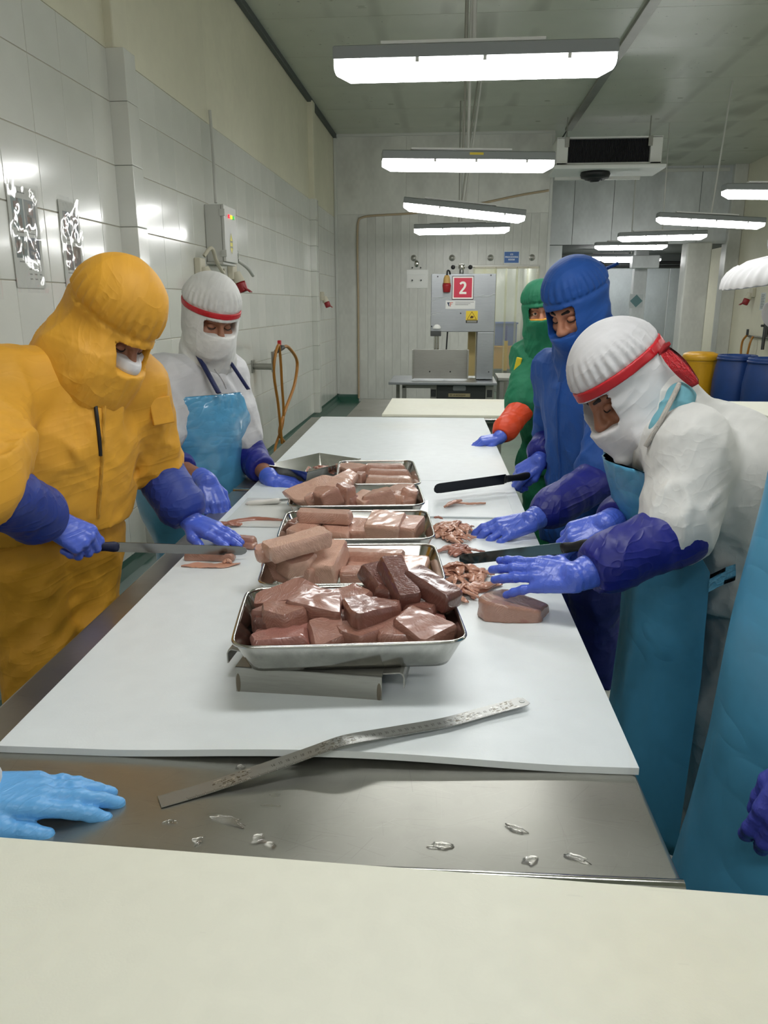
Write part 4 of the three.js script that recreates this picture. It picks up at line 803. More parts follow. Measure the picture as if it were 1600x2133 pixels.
  // hood in the head's axes, then placed
  const hd = o.hood;
  if (hd) {
    const toLocal = new THREE.Matrix4().copy(hm).invert(), L = (p) => A(p).applyMatrix4(toLocal).toArray();
    const neckL = L(J.neck), chestL = L(lerp(J.neck, J.chest, hd.drop ?? 0.5));
    const by = hd.band ?? 0.047;
    const pleat = (x, y, z) => { const a = Math.atan2(x, z); return Math.sin(a * 26 + 3 * noise(x * 20, z * 20, 5)) * 0.0035 * sstep(by, by + 0.012, y) * (1 - sstep(by + 0.03, by + 0.085, y)); };
    const up = hd.puff ?? 1;
    const prims = [ell([0, 0.052 + 0.012 * up, -0.018], [0.096 + 0.01 * up, 0.088 + 0.018 * up, 0.113 + 0.008 * up]), ell([0, 0.0, 0.0], [0.092, 0.1, 0.102]), ell([0, -0.05, 0.034], [0.082, 0.092, 0.1]), cap([0, -0.03, -0.01], lerp([0, -0.05, -0.01], neckL, 0.9), 0.092, hd.neckR ?? 0.108, { w: 0.01, fr: 15 }), ...(hd.noDrape ? [] : [cap(lerp([0, -0.05, -0.01], neckL, 0.8), chestL, 0.105, hd.chestR ?? 0.13, { w: 0.012, fr: 14 })]), ...(hd.extra ? hd.extra(L) : [])];
    const open = hd.open || [0.062, -0.03, 0.03];
    const F = { prims, k: 0.035, disp: (x, y, z) => pleat(x, y, z) - 0.0045 * sstep(by + 0.004, by - 0.012, y) * ridge(x * 16 + hd.seed, y * 9, z * 14) - 0.003 * ridge(x * 11, y * 6 + hd.seed, z * 11) + 0.005 * Math.exp(-(((y - by) / 0.006) ** 2)),
      cuts: [(x, y, z) => { const mx = open[3] || 0, qx = Math.abs(x - mx) - open[0], qy = Math.abs(y - (open[1] + open[2]) / 2 - (open[4] || 0) * x) - (open[2] - open[1]) / 2; return Math.max(Math.min(Math.max(qx + 0.012, qy + 0.012), 0) + Math.hypot(Math.max(qx + 0.012, 0), Math.max(qy + 0.012, 0)) - 0.012, 0.03 - z); }], clips: hd.clips };
    put('hood', nets(F, 0.0052).applyMatrix4(hm), hd.m, hd.label);
    if (hd.bandM) {
      const b0 = hd.bandY ?? by - 0.012, bw = hd.bandW ?? 0.011, til = hd.bandTilt || 0;
      put('headband', nets({ ...F, cuts: [], disp: (x, y, z) => -0.0015 - 0.0004 * noise(x * 60, y * 20, z * 60), grow: 0.0025, k: 0.035, clips: [(x, y, z) => Math.abs(y - b0 - til * z) - bw], lo: [-0.3, b0 - 0.06, -0.3], hi: [0.3, b0 + 0.06, 0.3] }, 0.0042).applyMatrix4(hm), hd.bandM, 'red headband');
    }
    if (hd.tie) put('tie_cord', tube(hd.tie, hd.tieR ?? 0.004, 24, 6).applyMatrix4(hm), hd.m);
  }
  if (o.mask) put('mask', nets({ prims: headPrims.slice(0, 12), k: 0.03, grow: 0.007, clips: [(x, y, z) => y - (o.mask.top ?? -0.02) - 0.25 * Math.abs(x) * (o.mask.dip ?? -1), (x, y, z) => 0.0 - z] }, 0.0042).applyMatrix4(hm), o.mask.m, 'face mask');
  if (o.after) o.after({ t, put, hm, H, J, jacket });
  return t;
}
// sheet apron: rows of rays cast in to the clothed body, then relaxed so that it hangs
function apronGeo(rows, field, o = {}) {
  const N = o.n || 54, Mx = o.m || 44, off = o.off ?? 0.01, R = [], C = [];
  const at2 = (t) => { const q = t * (rows.length - 1), i = Math.min(rows.length - 2, Math.floor(q)), f = q - i, a = rows[i], b = rows[i + 1], l = (u, v) => Array.isArray(u) ? lerp(u, v, f) : mix(u, v, f); return { c: l(a.c, b.c), a0: l(a.a0, b.a0), a1: l(a.a1, b.a1), r: l(a.r, b.r), yaw: l(a.yaw, b.yaw) }; };
  for (let i = 0; i <= N; i++) {
    const w = at2(i / N), line = [], cl = [];
    for (let j = 0; j <= Mx; j++) {
      const a = mix(w.a0, w.a1, j / Mx) * D2R + w.yaw * D2R, d = [Math.sin(a), 0, Math.cos(a)]; let r = 0.6;
      for (let s = 0; s < 90 && r > w.r; s++) { const p = add(w.c, d, r), e = field(...p) - off; if (e < 0.002) break; r -= Math.max(e * 0.7, 0.003); }
      line.push(Math.max(r, w.r)); cl.push([w.c, d]);
    }
    R.push(line); C.push(cl);
  }
  for (let pass = 0; pass < (o.relax ?? 6); pass++) { const Q = R.map((l) => l.slice()); for (let i = 1; i < N; i++) for (let j = 1; j < Mx; j++) R[i][j] = Math.max(Q[i][j] - 0.004, (Q[i - 1][j] + Q[i + 1][j] + Q[i][j - 1] + Q[i][j + 1]) / 4); }
  const P3 = (i, j, e) => { const [c, d] = C[i][j], wob = (o.wob ?? 0.006) * noise(j * 0.16 + (o.seed || 0), i * 0.05, o.seed || 0) * sstep(0, 0.4, i / N) + 0.0025 * noise(j * 0.5, i * 0.35, 3); return add(c, d, R[i][j] + wob + e); };
  const rings = []; for (let i = 0; i <= N; i++) { const r = []; for (let j = 0; j <= Mx; j++) r.push(P3(i, j, 0)); for (let j = Mx; j >= 0; j--) r.push(P3(i, j, -0.003)); rings.push(r); }
  return loft(rings, true, true, true);
}

const clothMap = rep(cloudT, 1.3, 1.3), clothBump = rep(creaseT, 2.6, 2.6), gloveBump = rep(creaseT, 11, 11), sheetBump = rep(creaseT, 1.1, 1.1);
const cloth = (c, rough = 0.75, e = {}) => phys(c, rough, { map: clothMap, bumpMap: clothBump, bumpScale: 0.0036, sheen: 0.25, sheenRoughness: 0.6, sheenColor: c.clone().lerp(new THREE.Color(1, 1, 1), 0.4), ...e });
const nitrile = phys(rgb(80, 106, 214), 0.34, { clearcoat: 0.35, clearcoatRoughness: 0.3, bumpMap: gloveBump, bumpScale: 0.0016 });
const nitrileDark = phys(rgb(70, 78, 180), 0.34, { clearcoat: 0.3, clearcoatRoughness: 0.3, bumpMap: gloveBump, bumpScale: 0.0016 });
const nitrileLight = phys(rgb(98, 168, 226), 0.42, { clearcoat: 0.2, clearcoatRoughness: 0.4, bumpMap: gloveBump, bumpScale: 0.0016 });
const coverBlue = cloth(rgb(34, 62, 156), 0.55, { bumpScale: 0.009 });
const coverNavy = cloth(rgb(27, 34, 138), 0.48, { bumpScale: 0.009 });
const coverOrange = cloth(rgb(240, 78, 34), 0.5);
const yellow = cloth(rgb(238, 174, 50), 0.65), white = cloth(rgb(226, 226, 228), 0.7), whiteWarm = cloth(rgb(232, 232, 228), 0.7), green = cloth(rgb(18, 122, 84), 0.75), blue = cloth(rgb(24, 84, 168), 0.7), navy = cloth(rgb(18, 34, 112), 0.6), greyWhite = cloth(rgb(206, 204, 200), 0.75);
const redBand = cloth(rgb(206, 30, 42), 0.4), navyStrap = cloth(rgb(26, 40, 96), 0.6);
const apronBlue = phys(rgb(98, 178, 224), 0.3, { clearcoat: 0.9, clearcoatRoughness: 0.1, map: rep(cloudT, 1.5, 1.5), bumpMap: sheetBump, bumpScale: 0.006 });
const apronTeal = phys(rgb(86, 170, 212), 0.42, { clearcoat: 0.15, clearcoatRoughness: 0.35, map: rep(cloudT, 1.5, 1.5), bumpMap: sheetBump, bumpScale: 0.006 });

// ----- worker in orange-yellow coverall, left foreground
{
  const J = { pel: [-1.09, 0.92, -1.93], chest: [-1.045, 1.2, -1.92], neck: [-0.93, 1.40, -1.94], face: [0.9, 0, 0.42],
    shL: [-0.90, 1.325, -2.1], shR: [-1.075, 1.365, -1.76], elL: [-0.886, 1.094, -2.2], elR: [-0.968, 1.188, -1.48], wrL: [-0.76, 0.911, -2.14], wrR: [-0.957, 1.04, -1.72],
    hf: [0.74, -0.6, 0.34], hup: [0.3, 1, -0.05], head: add([-0.811, 1.437, -1.94], nrm([0.74, -0.6, 0.34]), -0.088),
    hdL: { dir: sub([-0.592, 0.869, -2.06], [-0.76, 0.903, -2.14]), up: [0.1, 1, 0.25], curl: [[4, 6, 4], [3, 5, 4], [4, 6, 4], [6, 8, 5]], spread: [3, 0, -2, -5], thumb: [[0.75, 0.6, -0.25], [0.9, 0.2, -0.2]] },
    hdR: { dir: [0.62, -0.5, -0.3], up: [0.55, 0.62, 0.55], curl: [[40, 72, 40], [48, 78, 40], [54, 80, 42], [58, 80, 42]], spread: [1, 0, 0, -1], thumb: [[0.85, 0.35, -0.35], [0.9, -0.35, -0.45]] } };
  J.wrL[1] += 0.02;
  person('worker in an orange-yellow hooded coverall slicing with a long knife at the left', J, {
    jacket: { m: yellow, grow: 0.036, hem: -0.09, sleeve: 0.98, cuff: 0.082, seed: 3, fold: 0.016, extra: [cap(J.chest, lerp(J.pel, J.chest, 0.35), 0.14, 0.15)] },
    trousers: yellow, glove: nitrile, cover: { m: coverBlue, from: 0.93, to: 0.95, r: 0.072, end: 0.046 },
    hood: { m: yellow, seed: 4, open: [0.066, -0.046, 0.022], band: 0.042, puff: 1.7, drop: 0.2, neckR: 0.125, chestR: 0.12, extra: (L) => [cap([0, 0.0, -0.05], L([-1.0, 1.37, -1.95]), 0.09, 0.1, { w: 0.012, fr: 14 })] },
    mask: { m: white, top: -0.018, dip: 0.1 },
    after: ({ t, put, J, jacket }) => {
      // zip down the front
      const zip = [], f = J.jacketField, front = nrm([0.5, 0.05, 0.86]);
      const surf = (c) => { let r = 0.5; for (let i = 0; i < 90; i++) { const e = f(...add(c, front, r)); if (e < 0.001) break; r -= Math.max(e * 0.7, 0.002); } return add(c, front, r + 0.001); };
      for (let i = 0; i <= 12; i++) zip.push(surf(lerp([-0.967, 1.376, -2], [-0.955, 1.173, -1.98], i / 12)));
      put('zip', tube(zip, 0.0055, 60, 6), M.black, 'black zip', jacket);
      const flap = []; for (let i = 0; i <= 22; i++) flap.push(surf(lerp([-0.933, 1.357, -2], [-0.965, 1.007, -1.96], i / 22)));
      put('flap', tube(flap, 0.006, 90, 6), yellow, undefined, jacket);
      const pocket = put('pocket', at(box(0.012, 0.075, 0.06, 0, 0, 0, 0.004), ...[-0.793, 1.267, -2.06], 0.1, -0.9, 0.1), yellow, 'small square sleeve pocket', jacket);
    },
  });
}
// ----- worker in white with apron, second on the left
{
  const J = { pel: [-1.06, 0.88, -3.04], chest: [-1.02, 1.14, -3.03], neck: [-0.96, 1.35, -3.04], face: [0.8, 0, 0.6],
    shL: [-0.92, 1.265, -3.15], shR: [-1.085, 1.275, -2.89], elL: [-0.815, 0.923, -3.1], elR: [-1.065, 0.99, -2.74], wrL: [-0.696, 0.88, -2.92], wrR: [-0.846, 0.95, -2.58],
    hf: [0.62, -0.34, 0.7], hup: [0.1, 1, 0], head: add([-0.872, 1.466, -2.93], nrm([0.62, -0.34, 0.7]), -0.088),
    hdL: { dir: [0.95, -0.12, 0.12], up: [0.0, 1, 0.3], curl: [[18, 24, 10], [20, 28, 10], [22, 28, 12], [20, 26, 12]], thumb: [[0.7, 0.65, -0.3], [0.85, 0.2, -0.3]] },
    hdR: { dir: [0.42, -0.78, 0.46], up: [0.55, 0.45, 0.7], curl: [[14, 14, 10], [16, 16, 10], [20, 18, 12], [24, 20, 12]], spread: [5, 0, -3, -6], thumb: [[0.7, 0.6, -0.3], [0.95, 0.1, -0.3]] } };
  person('worker in white with a red headband and glossy blue apron behind the orange coverall', J, {
    jacket: { m: white, grow: 0.026, hem: 0.1, sleeve: 0.7, cuff: 0.07, seed: 8, fold: 0.012 }, trousers: white, glove: nitrile, skin: M.skin, cover: { m: coverNavy, from: 0.66, to: 0.5, r: 0.06, end: 0.044 },
    hood: { m: whiteWarm, seed: 9, open: [0.068, -0.026, 0.024], band: 0.056, puff: 1.2, drop: 0.2, bandM: redBand, bandY: 0.046, bandW: 0.0105, noDrape: true, extra: () => [cap([0, -0.1, 0.045], [0, -0.155, 0.035], 0.075, 0.05, { w: 0.008, fr: 18 })], tie: [[0.1, 0.055, -0.03], [0.104, 0.045, 0.01], [0.098, 0.03, 0.04]] },
    after: ({ put, J }) => {
      const body = J.bodyLine, yaw = Math.atan2(0.8, 0.6) / D2R;
      const ap = put('apron', apronGeo([
        { c: [-1.0, 1.215, -3.03], a0: -50, a1: 30, r: 0.1, yaw }, { c: [-1.01, 1.1, -3.03], a0: -74, a1: 46, r: 0.13, yaw }, { c: [-1.04, 0.98, -3.04], a0: -96, a1: 62, r: 0.17, yaw }, { c: [-1.06, 0.7, -3.04], a0: -96, a1: 66, r: 0.185, yaw }, { c: [-1.06, 0.36, -3.04], a0: -92, a1: 66, r: 0.2, yaw }], body, { seed: 5 }), apronBlue, 'glossy blue apron');
      const strap = (pts) => pts.map((p) => { let q = p; for (let i = 0; i < 30; i++) { const e = body(...q); if (e > 0.004) break; q = add(q, [0.6, 0.45, 0.6], 0.006); } return q; });
      put('placket', tube(strap([[-0.905, 1.31, -2.93], [-0.875, 1.27, -2.925], [-0.862, 1.235, -2.93]]), 0.003, 20, 6), white, undefined, undefined);
      const ribbon = (pts, w) => { const s = strap(pts), rings = s.map((p) => { const d = [-0.55, 0.1, 0.8]; return [add(p, d, w), add(p, [0.006, 0.004, 0.006]), add(p, d, -w), add(p, [-0.008, -0.004, -0.008])]; }); return loft(rings, true, true, true); };
      const mk = (a, b) => { const o = []; for (let i = 0; i <= 12; i++) o.push(lerp(a, b, i / 12)); return o; };
      put('neck_strap', ribbon(mk([-0.965, 1.36, -2.93], [-0.875, 1.225, -2.87]), 0.014), navyStrap, 'dark blue neck strap', ap);
      put('neck_strap', ribbon(mk([-0.86, 1.33, -3.0], [-0.8, 1.225, -3.02]), 0.012), navyStrap, 'dark blue neck strap', ap);
    },
  });
}
// ----- worker in green, far right of the table
{
  const J = { pel: [0.6, 0.9, -4.28], chest: [0.565, 1.17, -4.24], neck: [0.50, 1.37, -4.24], face: [-0.62, 0, 0.8],
    shL: [0.70, 1.28, -4.12], shR: [0.42, 1.27, -4.3], elR: [0.381, 1.026, -4.12], elL: [0.84, 1.02, -4.05], wrR: [0.252, 0.897, -3.9], wrL: [0.62, 0.92, -3.86],
    hf: [-0.12, -0.05, 0.98], hup: [-0.12, 1, 0], head: add([0.458, 1.51, -4.14], nrm([-0.12, -0.05, 0.98]), -0.088),
    hdR: { dir: [-0.96, -0.12, 0.2], up: [0.0, 1, 0.25], curl: [[28, 62, 40], [30, 66, 40], [34, 68, 40], [36, 66, 40]], thumb: [[0.8, 0.45, -0.3], [0.85, -0.1, -0.4]] },
    hdL: { dir: [-0.8, -0.3, 0.4], up: [0, 1, 0.2] } };
  person('worker in a green hooded suit with orange sleeve cover, partly hidden behind the blue suit', J, {
    jacket: { m: green, grow: 0.032, hem: 0.22, sleeve: 0.92, cuff: 0.082, seed: 14, fold: 0.013 }, trousers: green, glove: nitrile, openEyes: true, skin: M.skinLight, cover: { m: coverOrange, from: 0.8, to: 0.92, r: 0.066, end: 0.042 },
    hood: { m: green, seed: 16, open: [0.064, -0.036, 0.026], band: 0.048, puff: 0.9, drop: 0.3 }, mask: { m: cloth(rgb(232, 166, 60)), top: -0.03, dip: 0.15 },
    after: ({ put, jacket }) => put('badge', at(box(0.03, 0.12, 0.012, 0, 0, 0, 0.004), ...[0.351, 1.22, -4.2], 0.1, -0.2, -0.2), std(rgb(226, 200, 40), 0.6), 'yellow arm badge', jacket),
  });
}
// ----- worker in blue, right side
{
  const J = { pel: [0.56, 0.9, -2.86], chest: [0.54, 1.18, -2.86], neck: [0.49, 1.38, -2.87], face: [-0.88, 0, 0.46],
    shL: [0.575, 1.285, -2.68], shR: [0.42, 1.29, -3.05], elL: [0.508, 1.006, -2.52], elR: [0.416, 1.044, -3.12], wrL: [0.254, 0.911, -2.29], wrR: [0.349, 0.967, -2.96],
    hf: [-0.66, -0.42, 0.62], hup: [-0.1, 1, 0], head: add([0.372, 1.497, -2.74], nrm([-0.66, -0.42, 0.62]), -0.088),
    hdL: { dir: sub([0.099, 0.882, -2.24], [0.254, 0.911, -2.29]), up: [0.1, 0.92, 0.35], curl: [[16, 24, 16], [20, 28, 18], [20, 28, 18], [14, 22, 14]], spread: [10, 2, -8, -18], thumb: [[0.75, 0.6, -0.35], [0.8, 0.3, -0.5]], s: 1.05 },
    hdR: { dir: [-0.72, -0.5, 0.1], up: [-0.3, 0.62, 0.62], curl: [[38, 70, 40], [44, 74, 42], [48, 76, 42], [50, 76, 42]], spread: [1, 0, 0, -1], thumb: [[0.8, 0.4, -0.4], [0.8, -0.3, -0.5]] } };
  person('tall worker in a blue hooded suit holding a black-bladed knife on the right', J, {
    jacket: { m: blue, grow: 0.036, hem: 0.2, sleeve: 0.95, cuff: 0.08, seed: 22, fold: 0.014 }, trousers: navy, glove: nitrile, skin: M.skinLight, cover: { m: coverNavy, from: 0.85, to: 0.9, r: 0.066, end: 0.04 },
    hood: { m: blue, seed: 25, open: [0.062, -0.05, 0.042, 0.0, 0.1], band: 0.062, puff: 1.25, drop: 0.5, tie: [[-0.03, 0.06, -0.135], [0.03, 0.075, -0.15], [0.09, 0.09, -0.15]], tieR: 0.006 },
    after: ({ put, J, jacket }) => {
      const f = J.jacketField, front = nrm(J.face), seam = []; for (let i = 0; i <= 16; i++) { const c = lerp([0.5, 1.28, -2.87], [0.55, 0.8, -2.86], i / 16); let r = 0.5; for (let k = 0; k < 80; k++) { const e = f(...add(c, front, r)); if (e < 0.001) break; r -= Math.max(e * 0.7, 0.002); } seam.push(add(c, front, r)); }
      put('placket', tube(seam, 0.006, 40, 6), blue, undefined, jacket);
    },
  });
}
// ----- worker in white bending over the table, right foreground
{
  const J = { pel: [0.77, 0.87, -2.04], chest: [0.655, 1.13, -2.0], neck: [0.545, 1.325, -1.98], face: [-0.88, -0.2, 0.36],
    shL: [0.559, 1.224, -1.83], shR: [0.52, 1.2, -2.18], elL: [0.52, 1.053, -1.72], elR: [0.6, 0.98, -2.22], wrL: [0.285, 0.969, -1.63], wrR: [0.407, 1.002, -1.95],
    hf: [-0.72, -0.56, 0.3], hup: [-0.3, 1, -0.1], head: add([0.377, 1.295, -1.98], nrm([-0.72, -0.56, 0.3]), -0.082),
    hdL: { dir: sub([0.116, 0.957, -1.69], [0.285, 0.969, -1.63]), up: [0.15, 0.75, 0.6], curl: [[2, 6, 6], [4, 6, 6], [2, 6, 6], [4, 8, 6]], spread: [5, 1, -4, -16], thumb: [[0.6, 0.7, -0.3], [0.9, 0.25, -0.3]] },
    hdR: { dir: [-0.85, -0.3, 0.1], up: [-0.2, 0.7, 0.55], curl: [[36, 66, 40], [42, 70, 42], [46, 74, 42], [50, 76, 42]], thumb: [[0.8, 0.4, -0.4], [0.8, -0.3, -0.5]] } };
  person('worker in white with a tied red headband and teal apron, bending over the table', J, {
    jacket: { m: whiteWarm, grow: 0.032, hem: 0.05, sleeve: 0.93, cuff: 0.084, seed: 33, fold: 0.011, extra: [cap(add(J.pel, [0.06, 0.04, 0]), add(J.chest, [0.05, 0.05, 0]), 0.14, 0.13)] }, trousers: greyWhite, glove: nitrile, cover: { m: coverNavy, from: 0.72, to: 0.84, r: 0.07, end: 0.05 },
    hood: { m: white, seed: 36, open: [0.07, -0.046, 0.038, 0.0, 0], band: 0.062, puff: 1.3, noDrape: true, neckR: 0.05, bandM: redBand, bandY: 0.054, bandW: 0.0125,
      extra: (L) => [cap([0, -0.05, 0.045], L([0.437, 1.176, -1.95]), 0.085, 0.022, { w: 0.012, fr: 12 }), cap([0.03, -0.03, -0.04], L([0.48, 1.242, -1.92]), 0.075, 0.04, { w: 0.012, fr: 12 }), cap([0, 0, -0.05], L([0.541, 1.297, -2]), 0.085, 0.055, { w: 0.01, fr: 14 })] },
    after: ({ t, put, J, hm }) => {
      const body = J.bodyLine, yaw = Math.atan2(-0.88, 0.36) / D2R;
      const ap = put('apron', apronGeo([
        { c: [0.6, 1.165, -2.0], a0: -50, a1: 40, r: 0.2, yaw }, { c: [0.68, 1.03, -2.02], a0: -75, a1: 38, r: 0.24, yaw }, { c: [0.74, 0.93, -2.03], a0: -98, a1: 42, r: 0.26, yaw }, { c: [0.75, 0.65, -2.03], a0: -96, a1: 42, r: 0.26, yaw }, { c: [0.74, 0.14, -2.03], a0: -92, a1: 42, r: 0.27, yaw }], body, { seed: 15, wob: 0.012 }), apronTeal, 'matt teal apron');
      put('neck_strap', tube([[0.452, 1.233, -1.8], [0.477, 1.284, -1.8], [0.51, 1.341, -1.83], [0.537, 1.369, -1.88]], 0.006, 24, 6), cloth(rgb(216, 210, 200)), 'white neck strap', ap);
      const ribbon = (pts, w) => loft(pts.map((p) => [add(p, [0, 1, 0], w), add(p, [-0.002, 0, 0.002]), add(p, [0, -1, 0], w), add(p, [0.002, 0, -0.002])]), true, true, true);
      put('waist_tie', ribbon([[0.615, 0.919, -1.755], [0.664, 0.923, -1.8], [0.732, 0.917, -1.87], [0.858, 0.893, -2.02]], 0.022), apronTeal, undefined, ap);
      put('undershirt', nets({ prims: [cap([0.546, 1.336, -1.89], [0.504, 1.266, -1.845], 0.036, 0.034, { w: 0.006, fr: 26 })], k: 0.02 }, 0.005), cloth(rgb(120, 186, 202)), 'light blue collar');
      const tail = (a, b, c, w) => { const rings = []; const cu = new THREE.CatmullRomCurve3([A(a), A(b), A(c)]); for (let i = 0; i <= 14; i++) { const p = cu.getPoint(i / 14).toArray(), q = w * (0.5 + 0.7 * Math.sin(0.5 + 2.3 * i / 14)); rings.push([add(p, [0.45, 0.75, 0.1], q), add(p, [0.006, 0, 0.009]), add(p, [-0.45, -0.75, -0.1], q), add(p, [-0.006, 0, -0.009])]); } return loft(rings, true, true, true); };
      put('headband_tail', tail([0.506, 1.444, -1.92], [0.533, 1.411, -1.88], [0.567, 1.373, -1.86], 0.018), redBand, 'red tie ends');
      put('headband_tail', tail([0.502, 1.438, -1.93], [0.506, 1.449, -1.92], [0.509, 1.46, -1.91], 0.011), redBand, 'red tie ends');
    },
  });
}
// ----- worker at the right frame edge, white peaked cap
{
  const J = { pel: [0.78, 0.9, -1.24], chest: [0.74, 1.2, -1.26], neck: [0.73, 1.42, -1.3], face: [-0.96, 0, -0.1],
    shL: [0.82, 1.34, -1.03], shR: [0.78, 1.34, -1.45], elL: [0.66, 1.1, -0.94], elR: [0.78, 1.08, -1.5], wrL: [0.52, 0.92, -1.0], wrR: [0.72, 0.9, -1.42],
    hf: [-0.95, -0.2, 0.05], hup: [0, 1, 0], head: [0.655, 1.595, -1.42],
    hdL: { dir: [-0.3, -0.95, 0.05], up: [-0.5, 0.2, 0.8], curl: [[18, 26, 20], [20, 30, 20], [22, 30, 20], [24, 30, 20]], thumb: [[0.85, 0.4, -0.3], [0.95, 0.05, -0.3]], cuff: 0.1 },
    hdR: { dir: [-0.2, -0.95, 0.1], up: [-0.7, 0.2, -0.4] } };
  person('worker in a white peaked cap and long blue apron cut by the right frame edge', J, {
    jacket: { m: whiteWarm, grow: 0.03, hem: 0.1, sleeve: 1, cuff: 0.07, seed: 41, cell: 0.011 }, trousers: greyWhite, glove: nitrileDark, cover: { m: coverNavy, from: 0.9, to: 0.8, r: 0.06 },
    hood: { m: white, seed: 44, open: [0.08, -0.2, 0.045], band: 0.06, puff: 1.1, noDrape: true }, mask: { m: white, top: -0.018, dip: 0.2 },
    after: ({ put, J, hm }) => {
      const body = J.bodyLine, yaw = Math.atan2(-0.96, -0.1) / D2R;
      put('apron', apronGeo([
        { c: [0.76, 1.46, -1.28], a0: -40, a1: 44, r: 0.22, yaw }, { c: [0.76, 1.3, -1.28], a0: -55, a1: 64, r: 0.215, yaw }, { c: [0.78, 1.05, -1.26], a0: -80, a1: 90, r: 0.262, yaw }, { c: [0.79, 0.8, -1.24], a0: -90, a1: 100, r: 0.305, yaw }, { c: [0.79, 0.5, -1.22], a0: -85, a1: 95, r: 0.35, yaw }, { c: [0.79, 0.25, -1.22], a0: -85, a1: 95, r: 0.38, yaw }], body, { seed: 25, wob: 0.014 }), apronTeal, 'long matt blue apron');
      // quilted brim
      const rings = []; for (let i = 0; i <= 160; i++) { const a = (-84 + 168 * i / 160) * D2R, sx = Math.sin(a), cz = Math.cos(a), ru = 0.0022 * Math.sin(i * 0.9) + 0.001 * Math.sin(i * 0.31), P3 = (r, y) => [sx * r * 0.94, y, 0.02 + cz * r]; rings.push([P3(0.1, 0.056), P3(0.125, 0.056), P3(0.138, 0.051), P3(0.141, 0.0485), P3(0.145, 0.049 + ru), P3(0.158, 0.042 + ru), P3(0.167, 0.032 + ru), P3(0.172, 0.02 + ru * 0.6), P3(0.169, 0.0175), P3(0.156, 0.033), P3(0.14, 0.041), P3(0.1, 0.047)]); }
      put('cap_brim', loft(rings, true, true, true).applyMatrix4(hm), std(rgb(230, 230, 232), 0.75), 'stitched white cap brim');
      put('hair_strand', tube([[0.06, 0.045, 0.092], [0.064, 0.02, 0.1], [0.058, -0.01, 0.098]], 0.006, 10, 5).applyMatrix4(hm), hairMat);
    },
  });
}
// ----- person whose gloved hand rests at the left frame edge
{
  const J = { pel: [-1.12, 0.9, -0.62], chest: [-1.06, 1.18, -0.64], neck: [-1.0, 1.4, -0.66], face: [0.97, 0, -0.2],
    shL: [-1.03, 1.31, -0.84], shR: [-1.06, 1.31, -0.46], elL: [-0.93, 1.06, -0.96], elR: [-1.0, 1.05, -0.4], wrL: [-0.652, 0.892, -0.878], wrR: [-0.86, 0.92, -0.42],
    hf: [0.95, -0.3, -0.1], hup: [0, 1, 0], head: [-0.93, 1.58, -0.68],
    hdL: { dir: sub([-0.519, 0.872, -0.921], [-0.652, 0.89, -0.878]), up: [0, 1, 0.12], curl: [[5, 8, 6], [4, 7, 6], [5, 7, 6], [6, 9, 6]], spread: [3, 0, -3, -6], thumb: [[0.7, 0.62, -0.2], [0.98, 0.12, -0.12]], s: 1.0, cuff: 0.02 },
    hdR: { dir: [0.6, -0.6, 0.1], up: [0.3, 0.8, 0] } };
  person('person in a white coat at the left edge resting a light blue glove on steel', J, {
    jacket: { m: white, grow: 0.028, hem: 0.2, sleeve: 1, cuff: 0.06, seed: 51, cell: 0.011, extra: ['L', 'R'].map((s) => cap(J['el' + s], lerp(J['el' + s], J['wr' + s], 0.97), 0.062, 0.046, { w: 0.006, fr: 22 })) }, trousers: greyWhite, glove: nitrileLight, skin: M.skinLight,
    hood: { m: white, seed: 54, open: [0.066, -0.03, 0.03], band: 0.05, noDrape: true },
  });
}

// ---------- trays, fish, knives, ruler on the table ----------
const BT = TH + 0.0125;                          // top of the big boards
function trayParts(t, w, d, h, r, m) {
  const ring = (ww, dd, rr, y) => rrect(ww, dd, rr, 6).map(([x, z]) => [x, y, -z]);
  const fl = 0.05;
  part(t, 'pan', loft([
    ring(w - fl - 0.06, d - fl - 0.06, r * 0.6, 0.0), ring(w - fl - 0.012, d - fl - 0.012, r * 0.85, 0.003), ring(w - fl, d - fl, r, 0.014), ring(w - 0.012, d - 0.012, r * 1.15, h - 0.004),
    ring(w - 0.016, d - 0.016, r * 1.15, h - 0.004), ring(w - fl - 0.004, d - fl - 0.004, r * 0.96, 0.015), ring(w - fl - 0.016, d - fl - 0.016, r * 0.8, 0.0045), ring(w - fl - 0.06, d - fl - 0.06, r * 0.55, 0.0025)], true, true, true), m);
  part(t, 'rolled_rim', tube(ring(w - 0.01, d - 0.01, r * 1.15, h - 0.002), 0.0038, 140, 8, true), m);
}
const trays = [];
function tray(label, x, z, turn, y = BT, s = 1) {
  const t = thing('fish_tray', label, 'tray', [x, y, z], turn, 'steel fish trays in a row');
  trayParts(t, 0.445 * s, 0.31 * s, 0.066 * s, 0.034 * s, M.steelBright); trays.push(t); return t;
}
tray('nearest steel tray heaped with dark fish chunks, propped on the metal platform', -0.185, -1.368, 0.15, BT + 0.0525, 0.955);
tray('second steel tray from the front, heaped with pale fish slabs at its left', -0.2335, -1.8065, 0.115);
tray('third steel tray from the front, half empty in the middle', -0.2655, -2.155, 0.11);
tray('fourth steel tray from the front, with a wide slab leaning over its left rim', -0.3066, -2.49, 0.12, BT + 0.007);
tray('farthest steel tray, turned lengthwise and holding long fish strips', -0.272, -2.868, 0.12 + Math.PI / 2, BT + 0.004);
